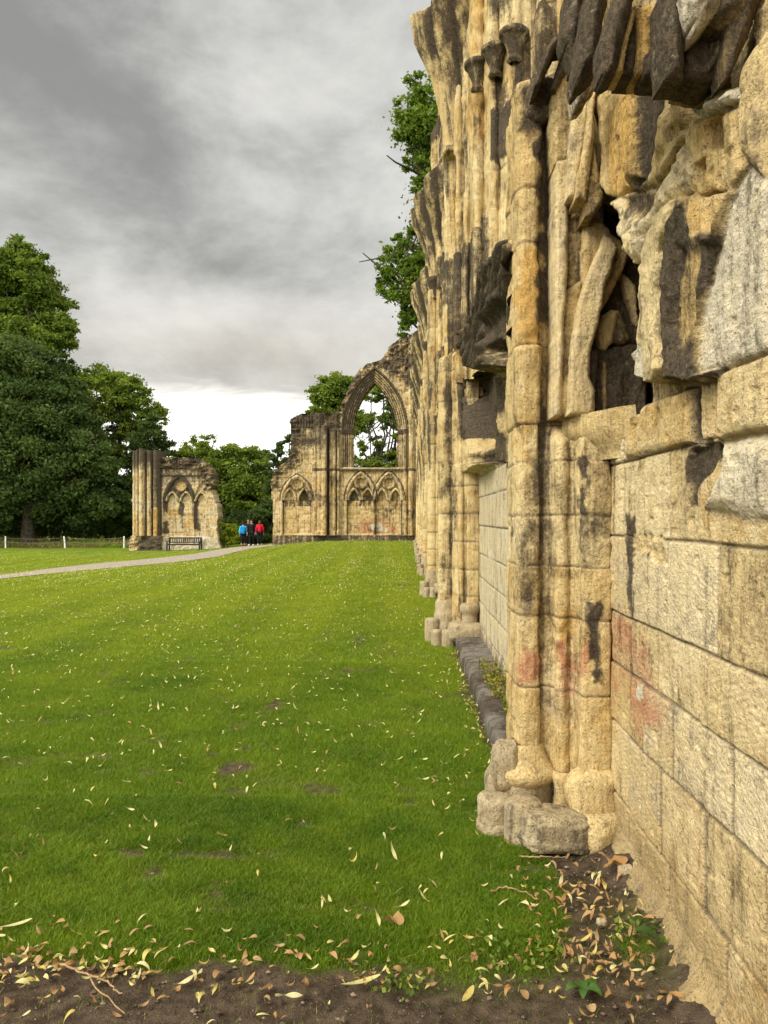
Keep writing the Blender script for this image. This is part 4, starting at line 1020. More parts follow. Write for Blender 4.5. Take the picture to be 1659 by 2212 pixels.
def limbs(mb, base, tops, r0, rng, trunk_h, n=9):
    base = np.array(base, float); fork = base + np.array([0, 0, trunk_h])
    s = np.linspace(0, 1, n)
    mb.tube(base + (fork - base) * s[:, None] + .05 * r0 * rng.normal(size=(n, 3)), r0 * (1 - .35 * s) * (1 + .5 * np.exp(-s * 9)), 10)
    for t, w in tops:
        s = np.linspace(0, 1, 10)[:, None]
        mid = fork * .5 + np.array(t) * .5 + np.array([0, 0, .12 * np.linalg.norm(np.array(t) - fork)]) * .6 + rng.normal(size=3) * .3
        p = (1 - s) ** 2 * fork + 2 * s * (1 - s) * mid + s * s * np.array(t)
        p[1:-1] += rng.normal(size=(8, 3)) * .10
        mb.tube(p, np.linspace(r0 * .55 * w, .035, 10), 7)
        for _ in range(3):
            i = rng.integers(4, 9); e = p[i] + rng.normal(size=3) * np.linalg.norm(p[-1] - p[0]) * .16
            mb.tube(np.linspace(p[i], e, 5) + rng.normal(size=(5, 3)) * .05, np.linspace(.07, .02, 5), 5)

def tree(name, label, Y, base_u, blobs_px, mat, size, per, seed, r0=.35, trunk_h=3., spread=.2, depth=.7, ncl=26, group=None, shell=(.55, 1.0), up=.5, cat='tree', wood=True, twigs=None, back=True):
    rng = np.random.default_rng(seed)
    bx = (base_u - U0) / F * Y; bz = float(terr(bx, Y))
    root = empty(name, (bx, Y, bz)); tag(root, label, cat, group)
    blobs = []
    for b in blobs_px:
        u, v, r = b[:3]
        rr = r / F * Y; p = at(u, v, Y); p[1] += (rng.uniform(-.5, .5) * depth * rr if len(b) < 4 else b[3])
        blobs.append((p, rr))
        if back and rr > .8: blobs.append((p + np.array([rng.normal() * .3 * rr, rr * 1.2 * depth, rng.normal() * .15 * rr]), rr * .9))
    C, t = crown_points(blobs, per, rng, spread, shell, ncl)
    V, q, A = leaves(C, size, rng, up, tone=t)
    mk('crown', V, q, mat, root, {'leaf': A}, False)
    if wood:
        mb = MB()
        limbs(mb, (bx, Y, bz - .1), [(p, .4 + .35 * rng.random()) for p, r in blobs[::2]], r0, rng, trunk_h)
        if twigs:
            for (u0, v0), (u1, v1) in twigs:
                a, b = at(u0, v0, Y), at(u1, v1, Y); s = np.linspace(0, 1, 6)[:, None]
                p = a + (b - a) * s + rng.normal(size=(6, 3)) * .12
                mb.tube(p, np.linspace(.06, .02, 6), 5)
                for i in (2, 3, 4):
                    for _ in range(2):
                        e = p[i] + rng.normal(size=3) * .5 + np.array([.25, 0, .35]); mb.tube(np.linspace(p[i], e, 4), np.linspace(.025, .012, 4), 4)
        mb.build('trunk', M_BARK, root, None)
    return root

tree('broadleaf_tree', 'tallest tree at the left edge with yellow-green top and a bare dead branch', 68, 40,
     [(42, 545, 34), (20, 575, 40), (70, 590, 42), (0, 600, 45), (40, 640, 48), (85, 640, 36), (95, 700, 34), (130, 705, 30), (60, 720, 45), (10, 690, 48), (-40, 640, 60), (-60, 740, 70), (30, 780, 50), (145, 735, 18), (110, 745, 34)],
     M_LEAF_B, .34, 1050, 21, .5, 12, .20, .8, group='trees beyond the lawn', twigs=[((95, 660), (118, 575))])
tree('broadleaf_tree', 'huge dark-leaved tree with foliage down to the ground at the left', 58, 60,
     [(30, 770, 50), (90, 800, 45), (-20, 820, 70), (130, 850, 40), (60, 860, 60), (160, 905, 45), (10, 920, 75), (100, 930, 60), (175, 975, 48), (40, 1000, 75), (120, 1020, 62), (200, 1050, 44), (-50, 980, 90), (-60, 880, 80), (80, 1080, 62), (170, 1095, 48), (0, 1080, 70), (225, 1090, 34), (215, 1010, 30), (-90, 1070, 80), (140, 780, 14)],
     M_LEAF_D, .30, 1500, 22, .55, 3, .21, .9, group='trees beyond the lawn')
tree('broadleaf_tree', 'round mid-green tree with gappy crown rising behind the wall stump', 66, 235,
     [(205, 815, 34), (170, 830, 34), (240, 830, 36), (280, 840, 34), (215, 870, 42), (265, 880, 40), (305, 880, 30), (335, 885, 22), (345, 905, 16), (320, 915, 24), (180, 900, 40), (250, 930, 36), (300, 935, 20), (200, 960, 40), (255, 985, 34)],
     M_LEAF_M, .30, 620, 23, .4, 5, .17, .8, group='trees beyond the lawn', ncl=22)
tree('conifer_tree', 'small dark conifer right behind the top of the wall stump', 62, 325,
     [(332, 900, 16), (322, 925, 24), (345, 935, 20), (315, 960, 30), (345, 970, 24), (300, 1000, 34), (335, 1015, 32), (280, 1050, 36), (270, 1110, 42), (320, 1070, 34)],
     M_LEAF_D, .22, 2300, 24, .3, 3, .2, .9, group='trees beyond the lawn')
tree('broadleaf_tree', 'leafy green tree filling the gap between the two ruins', 66, 480,
     [(415, 985, 26), (440, 965, 20), (390, 985, 18), (470, 990, 26), (500, 985, 26), (545, 985, 26), (565, 1000, 20), (450, 1025, 44), (510, 1035, 46), (555, 1040, 36), (410, 1040, 40), (480, 1080, 44), (540, 1090, 40), (430, 1095, 40), (580, 1080, 30), (375, 1010, 28)],
     M_LEAF_M, .27, 1500, 25, .3, 2.5, .2, .9, group='trees beyond the lawn', ncl=34)
tree('sparse_tree', 'thin wispy tree top showing pale sky between its twigs left of the gap', 76, 420,
     [(430, 945, 16), (410, 958, 14), (455, 950, 12), (395, 968, 12), (440, 972, 16)],
     M_LEAF_B, .26, 420, 26, .15, 5, .25, .9, group='trees beyond the lawn')
tree('conifer_tree', 'dark feathery conifer peeping over the left end of the arched wall', 58, 612,
     [(622, 945, 11), (612, 962, 14), (600, 985, 16), (625, 985, 20), (590, 1005, 16), (612, 1015, 24), (580, 1025, 12), (600, 1050, 26), (628, 1040, 26), (592, 1090, 24)],
     M_LEAF_D, .20, 2600, 27, .25, 3, .2, .9, group='trees beyond the lawn', up=.0)
tree('broadleaf_tree', 'pale green round tree top showing left of the tall window arch', 74, 725,
     [(712, 825, 26), (740, 830, 24), (690, 850, 24), (725, 855, 32), (755, 860, 28), (695, 878, 24), (735, 895, 34), (680, 900, 18), (765, 900, 30), (720, 930, 34)],
     M_LEAF_M, .30, 1000, 28, .3, 5, .2, .8, group='trees beyond the lawn', ncl=24)
tree('broadleaf_tree', 'open tree with twisting stems seen through the window arch', 63, 820,
     [(805, 850, 22), (830, 845, 22), (850, 870, 24), (865, 840, 26), (845, 905, 22), (870, 900, 26), (800, 905, 16), (770, 925, 16), (815, 950, 18), (862, 950, 22), (780, 970, 18), (840, 985, 24), (800, 995, 22), (870, 990, 26), (760, 1000, 26), (820, 1010, 28), (860, 1020, 28), (890, 870, 30)],
     M_LEAF_M, .24, 1000, 29, .3, 3.0, .2, .8, group='trees beyond the lawn', ncl=20,
     twigs=[((800, 1010), (770, 930)), ((805, 1010), (812, 900)), ((820, 1010), (845, 900)), ((830, 1010), (870, 930)), ((800, 960), (790, 900))])
tree('overhanging_tree', 'tall green tree behind the pier tops, boughs reaching out over the ruined wall', 30, 1080,
     [(895, 185, 26), (925, 215, 44), (880, 235, 28), (900, 270, 40), (872, 285, 22), (905, 320, 34), (893, 350, 24), (915, 370, 28), (900, 400, 18), (960, 260, 80), (1000, 330, 90), (895, 505, 20), (880, 535, 28), (850, 540, 24), (830, 575, 22), (860, 590, 34), (890, 590, 40), (840, 630, 24), (865, 650, 30), (825, 610, 14), (885, 690, 28), (870, 715, 14), (905, 660, 40), (950, 560, 70), (1000, 480, 90), (1040, 250, 100), (1080, 400, 110), (855, 510, 12), (905, 450, 20)],
     M_LEAF_N, .19, 1500, 30, .45, 7, .22, .8, ncl=40)
tree('leafy_shrub', 'bright yellow-green shrub beside the path next to the walkers', 53, 492,
     [(485, 1132, 14), (500, 1140, 12), (478, 1150, 14), (495, 1156, 16), (480, 1166, 14), (508, 1160, 10), (500, 1170, 12)],
     M_LEAF_S, .15, 2600, 31, .05, .3, .22, .9, cat='shrub', ncl=60)
tree('dark_hedge', 'dark hedge behind the walkers at the gap', 57, 560,
     [(530, 1120, 22), (560, 1115, 26), (590, 1110, 26), (540, 1150, 22), (575, 1148, 26), (605, 1140, 24), (520, 1155, 14), (555, 1168, 16), (590, 1168, 18)],
     M_LEAF_D, .2, 4000, 32, .06, .3, .22, .9, cat='hedge', ncl=50)

# woodland floor and far wood: nobody could count these
def mass(name, label, boxes, mat, size, n, seed, tone=(0, 1)):
    rng = np.random.default_rng(seed); Cs = []
    for (x0, x1, y0, y1, z0, z1), w in boxes:
        m = int(n * w); x = rng.uniform(x0, x1, m); y = rng.uniform(y0, y1, m)
        top = z0 + (z1 - z0) * (.55 + .45 * fbm(x * .25, y * .25, 0 * x, 3, seed))
        Cs.append(np.stack([x, y, z0 + (top - z0) * rng.random(m) ** .7 + terr(x, y)], 1))
    V, q, A = leaves(np.concatenate(Cs), size, rng, .5, tone=rng.uniform(*tone, sum(len(c) for c in Cs)))
    o = mk(name, V, q, mat, None, {'leaf': A}, False); tag(o, label, 'undergrowth', None, 'stuff'); return o
mass('undergrowth', 'dark undergrowth below the big trees on the left', [((-52, -16, 62, 70, 0, 5), 1.), ((-16, 0, 60, 66, 0, 3.2), .35)], M_LEAF_D, .45, 16000, 41, (0, .6))
mass('far_wood', 'dark far wood closing the view behind the trees', [((-80, 30, 92, 110, 0, 9), 1.)], M_LEAF_D, .9, 22000, 42)

# ------------------------------------------------------------------ ground
def soil(x, y):
    """1 on bare earth, 0 on turf"""
    n = fbm(x * 1.6, y * 1.6, 0 * x, 4, 201); n2 = fbm(x * 6, y * 6, 0 * x, 3, 202)
    edge = 2.74 + .13 * np.exp(-((x + 1.35) / .35) ** 2) + .05 * np.sin(x * 2.3) + .17 * n + .10 * n2
    s = sst(.05, -.05, y - edge)
    xr = .60 - .10 * sst(3.2, 2.7, y) + .07 * n + .04 * n2
    s = np.maximum(s, sst(-.03, .06, x - xr) * sst(3.95, 3.65, y + .1 * n2))
    g = np.exp(-(((x - .30) / .26) ** 2 + ((y - 2.74) / .12) ** 2)) + .8 * np.exp(-(((x - .86) / .10) ** 2 + ((y - 2.95) / .2) ** 2))
    s = s * (1 - np.clip(g * 1.2 * (.6 + .8 * n2), 0, .92))
    for cx, cy, a, b, w in ((-1.05, 4.93, .16, .12, .9), (-.55, 4.55, .22, .12, .7), (-.62, 4.6, .3, .08, .4), (-1.12, 3.66, .25, .07, .9), (-1.5, 3.75, .15, .05, .5), (-.9, 3.2, .2, .06, .4), (-.3, 3.15, .3, .07, .45), (-1.0, 4.7, .3, .1, .4), (-12.5, 34.5, 1.6, 1.1, 1.)):
        s = np.maximum(s, w * np.clip(1.7 * np.exp(-(((x - cx) / a) ** 2 + ((y - cy) / b) ** 2)) + 1.5 * n2 + .6 * n - .35, 0, 1))
    s = np.maximum(s, .75 * sst(.50, .56, x + .04 * n2) * sst(9.6, 9, y) * sst(4.3, 4.8, y))
    return np.clip(s, 0, 1)

def ground():
    def axis(lo, a, b, hi, st, g):
        mid = list(np.arange(a, b, st)); s = st; x = mid[-1]; up = []
        while x < hi: s *= g; x += s; up.append(x)
        s = st; x = mid[0]; dn = []
        while x > lo: s *= g; x -= s; dn.append(x)
        return np.array(dn[::-1] + mid + up)
    xs = axis(-400, -3.2, 1.25, 400, .02, 1.09); ys = axis(-60, 1.8, 6.2, 600, .02, 1.06)
    X, Y = np.meshgrid(xs, ys, indexing='ij')
    s = soil(X, Y)
    near = sst(14, 6, Y) * sst(-6, -3, X)
    Z = terr(X, Y) + near * (.012 * fbm(X * 2, Y * 2, 0 * X, 3, 5) + s * (.010 * fbm(X * 9, Y * 9, 0 * X, 4, 6) - .004))
    Z = Z + .05 * sst(.82, 1.0, X) * sst(4, 3.6, Y) * near * (1 + fbm(X * 7, Y * 7, 0 * X, 3, 7))
    t = NT('lawn_and_earth')
    pos = t.n('ShaderNodeNewGeometry').outputs['Position']
    A = t.attr('soil')
    n1 = t.noise(pos, .8, 5); n2 = t.noise(pos, 14, 5, .65); n3 = t.noise(pos, 130, 3, .7)
    far = t.ss(t.n('ShaderNodeSeparateXYZ').outputs[0], 0, 1)
    g = t.mix(t.ss(n2, .3, .7), (.075, .125, .008), (.12, .18, .012))
    g = t.mix(t.ss(n1, .35, .65), g, t.mix(.5, g, (.18, .22, .014)))
    e = t.mix(t.ss(n2, .3, .72), (.045, .032, .021), (.130, .094, .062))
    e = t.mix(t.ss(n3, .62, .75), e, (.17, .13, .09))
    c = t.mix(A[0], g, e)
    c = t.mix(.5, c, t.mix(n3, (.55, .55, .55), (1.4, 1.4, 1.4)), 'MULTIPLY')
    t.principled(c, .95, .08, t.bump(t.math('ADD', n3, t.math('MULTIPLY', n2, 1.6)), .8, .02))
    S = np.zeros((X.size, 3)); S[:, 0] = s.ravel()
    o = mk('ground', np.stack([X, Y, Z], -1).reshape(-1, 3), gridf(len(xs), len(ys), True), t.m, None, {'soil': S})
    tag(o, 'mown lawn running down to bare earth at the near edge', 'lawn', None, 'structure')
ground()

def crumbs():
    rng = np.random.default_rng(15); n = 5200
    x = rng.uniform(-1.9, .98, n); y = rng.uniform(2.2, 3.8, n); k = rng.random(n) < soil(x, y) - .25; x, y = x[k], y[k]; n = len(x)
    r = .0022 + .011 * rng.random(n) ** 5
    base = np.array([(1, 0, 0), (0, 1, 0), (-1, 0, 0), (0, -1, 0), (0, 0, 1), (0, 0, -1)], float)
    V = base[None] * r[:, None, None] * rng.uniform(.6, 1.3, (n, 6, 1)); a = rng.uniform(0, 6.28, n); ca, sa = np.cos(a)[:, None], np.sin(a)[:, None]
    P = np.stack([V[..., 0] * ca - V[..., 1] * sa + x[:, None], V[..., 0] * sa + V[..., 1] * ca + y[:, None], V[..., 2] * .7 + .006 + .05 * sst(.82, 1, x)[:, None]], -1).reshape(-1, 3)
    tr = np.array([(0, 1, 4), (1, 2, 4), (2, 3, 4), (3, 0, 4), (1, 0, 5), (2, 1, 5), (3, 2, 5), (0, 3, 5)])
    t = NT('earth_crumbs'); A = t.attr('leaf'); t.principled(t.mix(A[0], (.05, .036, .024), (.24, .185, .125)), .95, .1)
    c = np.zeros((len(P), 3)); c[:, 0] = np.repeat(rng.random(n) ** 2, 6)
    o = mk('soil_crumbs', P, (tr[None] + (np.arange(n) * 6)[:, None, None]).reshape(-1, 3), t.m, None, {'leaf': c}, False)
    tag(o, 'crumbs of dry earth and grit on the bare soil', 'soil crumbs', None, 'stuff')
crumbs()

def path():
    t = NT('path_gravel')
    pos = t.n('ShaderNodeNewGeometry').outputs['Position']
    n = t.noise(pos, 9, 5, .7); n2 = t.noise(pos, .7, 3)
    c = t.mix(t.ss(n, .3, .7), (.20, .17, .13), (.34, .295, .235)); c = t.mix(t.math('MULTIPLY', n2, .4), c, (.25, .21, .16))
    t.principled(c, .95, .1, t.bump(n, .4, .02))
    U = [(-260, 1262), (-120, 1254), (0, 1242.5), (75, 1233), (150, 1224), (230, 1216), (300, 1210), (370, 1203), (420, 1197), (470, 1188), (505, 1182.5), (540, 1179.5), (575, 1178)]
    Lw = [(-260, 1274), (-120, 1265), (0, 1252), (75, 1243), (150, 1235), (230, 1228), (300, 1222), (370, 1216), (420, 1210), (470, 1203), (505, 1194), (540, 1186), (590, 1179.3)]
    a = np.array([ground_at(*p) for p in U]); b = np.array([ground_at(*p) for p in Lw])
    a = np.concatenate([a, [(-10.2, 62, 0), (-9.5, 75, 0)]]); b = np.concatenate([b, [(-8.8, 60, 0), (-7.5, 75, 0)]])
    sa = np.linspace(0, len(a) - 1, 160); I = np.arange(len(a))
    f = lambda P: np.stack([np.interp(sa, I, P[:, k]) for k in range(3)], 1)
    pa, pb = f(a), f(b); m = 14; w = np.linspace(0, 1, m)[None, :, None]
    P = pa[:, None] * (1 - w) + pb[:, None] * w
    ed = (.25 * fbm(P[..., 0] * 1.2, P[..., 1] * 1.2, 0 * P[..., 0], 3, 4))
    P[:, 0, 1] += ed[:, 0]; P[:, -1, 1] += ed[:, -1] * .6
    P[..., 2] = terr(P[..., 0], P[..., 1]) + .018
    o = mk('path', P.reshape(-1, 3), gridf(160, m), t.m); tag(o, 'narrow gravel footpath crossing the lawn', 'path', None, 'structure')
path()

# ------------------------------------------------------------------ grass blades
def grass():
    t = NT('grass_blades')
    A = t.attr('leaf'); pos = t.n('ShaderNodeNewGeometry').outputs['Position']
    n = t.noise(pos, 1.1, 3); n2 = t.noise(pos, 5, 3)
    c = t.mix(A[0], (.040, .106, .004), (.150, .262, .010))
    c = t.mix(t.ss(t.math('ADD', t.math('MULTIPLY', n, .6), t.math('MULTIPLY', n2, .4)), .32, .68), c, t.mix(.6, c, (.25, .335, .014)))
    c = t.mix(A[1], c, (.30, .24, .09))
    c = t.mix(A[2], c, t.mix(.55, c, (.40, .445, .022)))
    d = t.n('ShaderNodeBsdfPrincipled'); t.l(c, d.inputs['Base Color']); d.inputs['Roughness'].default_value = .5; d.inputs['Specular IOR Level'].default_value = .25
    tr = t.n('ShaderNodeBsdfTranslucent'); t.l(c, tr.inputs['Color'])
    m = t.n('ShaderNodeMixShader'); m.inputs[0].default_value = .35
    t.l(d.outputs[0], m.inputs[1]); t.l(tr.outputs[0], m.inputs[2]); t.l(m.outputs[0], t.out.inputs[0])
    rng = np.random.default_rng(5)
    def inside(x, y):
        xm = -(U0 + 150) / F * y - .4
        ok = (x > xm)
        ok &= x < np.where(y < 4.6, .98, .555)
        return ok
    def blades(y0, y1, dens, hgt, w, n5, lean):
        xm0 = -(U0 + 150) / F * y1 - .4
        n = int(dens * (y1 - y0) * (1. - xm0)); x = rng.uniform(xm0, 1., n); y = rng.uniform(y0, y1, n)
        k = inside(x, y); x, y = x[k], y[k]
        s = soil(x, y); pt = vnoise(x * 3, y * 3, 0 * x, 66)
        k = rng.random(len(x)) > np.clip(s * 1.25 - .02, 0, .985)
        if y0 > 12:                                            # keep blades off the path
            u = U0 + x / y * F; v = V0 + (EYE - terr(x, y)) / y * F
            up = np.interp(u, [-300, 0, 150, 300, 420, 470, 540, 600], [1268, 1243, 1224, 1210, 1197, 1188, 1179, 1178]); lo = np.interp(u, [-300, 0, 150, 300, 420, 470, 540, 600], [1280, 1252, 1235, 1222, 1210, 1203, 1186, 1179])
            k &= ~((v > up - .5) & (v < lo + .5) & (u < 595))
        x, y, s, pt = x[k], y[k], s[k], pt[k]; n = len(x)
        h = hgt * rng.uniform(.55, 1.25, n) * (.75 + .5 * pt) * (1 - .35 * s)
        a = rng.uniform(0, 2 * math.pi, n); wv = w * rng.uniform(.7, 1.3, n) * .5
        bx, by = np.cos(a) * wv, np.sin(a) * wv
        la = rng.uniform(0, 2 * math.pi, n); lm = h * rng.uniform(.1, lean, n); lx, ly = np.cos(la) * lm, np.sin(la) * lm
        z = terr(x, y) - .004
        if y0 < 6: z = z + .012 * fbm(x * 2, y * 2, 0 * x, 3, 5) * sst(14, 6, y) * sst(-6, -3, x)
        A = np.zeros((n, 3)); A[:, 0] = np.clip(rng.normal(.42, .34, n) + .5 * (pt - .5), 0, 1); A[:, 1] = (rng.random(n) < .035 + .12 * s) * rng.uniform(.4, .9, n); A[:, 2] = np.clip(sst(3.6, 16, y) * .9 + .16 * np.clip(2.5 * np.sin(x * 3.6 + .12 * y), -1, 1) * sst(4, 9, y), 0, 1)
        o = np.stack([x, y, z], 1)
        b = np.stack([bx, by, 0 * x], 1)
        tip = o + np.stack([lx, ly, h], 1)
        if n5:
            mid = o + np.stack([lx * .38, ly * .38, h * .62], 1)
            V = np.stack([o - b, o + b, mid - b * .8, mid + b * .8, tip], 1).reshape(-1, 3)
            i = np.arange(n)[:, None] * 5
            return V, np.concatenate([i + 0, i + 1, i + 3, i + 2], 1), np.concatenate([i + 2, i + 3, i + 4], 1), np.repeat(A, 5, 0)
        V = np.stack([o - b, o + b, tip], 1).reshape(-1, 3); i = np.arange(n)[:, None] * 3
        return V, None, np.concatenate([i, i + 1, i + 2], 1), np.repeat(A, 3, 0)
    Vs, Qs, Ts, As, off = [], [], [], [], 0
    for args in ((2.15, 4.4, 62000, .030, .0024, True, 1.4), (4.4, 8.5, 19000, .030, .0042, False, 1.3), (8.5, 18, 4600, .030, .008, False, 1.2), (18, 47, 620, .036, .022, False, 1.0)):
        V, Q, T, A = blades(*args)
        Vs.append(V); As.append(A); Ts.append(T + off)
        if Q is not None: Qs.append(Q + off)
        off += len(V)
    o = mk('grass', np.concatenate(Vs), [np.concatenate(Qs), np.concatenate(Ts)], t.m, None, {'leaf': np.concatenate(As)}, False)
    tag(o, 'short bright green mown grass of the lawn', 'grass', None, 'stuff')
    # long dry grass along the far fence
    n = 9000; x = rng.uniform(-42, -15.5, n); y = rng.uniform(56.5, 60, n); z = terr(x, y)
    h = rng.uniform(.25, .95, n) * (.4 + 1.0 * vnoise(x * .6, y * .6, 0 * x, 4)); a = rng.uniform(0, 6.28, n); w = .035
    oo = np.stack([x, y, z], 1); b = np.stack([np.cos(a) * w, np.sin(a) * w, 0 * x], 1); tip = oo + np.stack([rng.normal(0, .45, n), rng.normal(0, .3, n), h * .8], 1)
    A = np.zeros((n, 3)); A[:, 0] = rng.random(n); A[:, 1] = rng.uniform(.4, 1., n) * (vnoise(x * .5, y * .5, 0 * x, 9) > .33)
    o = mk('long_grass', np.stack([oo - b, oo + b, tip], 1).reshape(-1, 3), np.arange(n * 3).reshape(n, 3), t.m, None, {'leaf': np.repeat(A, 3, 0)}, False)
    tag(o, 'long dry grass growing along the rope fence', 'long grass', None, 'stuff')
    return t.m
M_GRASS = grass()

# ------------------------------------------------------------------ fallen leaves
def leafmat(name, c, b):
    t = NT(name); pos = t.n('ShaderNodeNewGeometry').outputs['Position']
    ob = t.n('ShaderNodeObjectInfo').outputs['Random']; A = t.attr('leaf')
    n = t.noise(pos, 60, 3)
    k = t.mix(t.math('FRACT', t.math('ADD', ob, A[0])), c, b); k = t.mix(t.ss(n, .55, .8), k, (.20, .12, .04))
    d = t.n('ShaderNodeBsdfPrincipled'); t.l(k, d.inputs['Base Color']); d.inputs['Roughness'].default_value = .6; d.inputs['Specular IOR Level'].default_value = .2
    tr = t.n('ShaderNodeBsdfTranslucent'); t.l(k, tr.inputs['Color'])
    m = t.n('ShaderNodeMixShader'); m.inputs[0].default_value = .25
    t.l(d.outputs[0], m.inputs[1]); t.l(tr.outputs[0], m.inputs[2]); t.l(m.outputs[0], t.out.inputs[0])
    return t.m
M_PALE = leafmat('leaf_pale', (.56, .53, .19), (.64, .57, .30)); M_YEL = leafmat('leaf_yellow', (.52, .40, .09), (.55, .46, .15)); M_BRN = leafmat('leaf_brown', (.28, .155, .062), (.42, .28, .14))
M_ORG = leafmat('leaf_orange', (.39, .215, .07), (.43, .27, .12)); M_GRN = leafmat('leaf_green', (.035, .085, .015), (.07, .15, .025))

def bract(seed, L, w, n=7):
    """a curled linden bract: long, narrow, twisted"""
    r = random.Random(seed); c1, c2, tw = r.uniform(-2.2, 2.4), r.uniform(-1.2, 1.2), r.uniform(-2.0, 2.0)
    s = np.linspace(0, 1, n); V = []
    ang = c1 * (s - .5) * 1.2; x = np.cumsum(np.cos(ang)) / n * L; z = np.cumsum(np.sin(ang)) / n * L; y = c2 * L * .35 * (s - .5) ** 2
    ww = w * .5 * np.sin(math.pi * np.clip(s * .92 + .06, 0, 1)) ** .6
    for i in range(n):
        a = tw * (s[i] - .5) * 2
        for k in (-1, 0, 1):
            V.append((x[i] - L / 2, y[i] + k * ww[i] * math.cos(a), z[i] + k * ww[i] * math.sin(a) - (.18 * ww[i] if k == 0 else 0)))
    V = np.array(V); V[:, 2] -= V[:, 2].min()
    return V, gridf(n, 3)
SHAPES = [bract(i, .062 + .022 * (i % 3), .015 + .006 * (i % 2)) for i in range(6)] + [bract(20 + i, .060, .032) for i in range(3)]

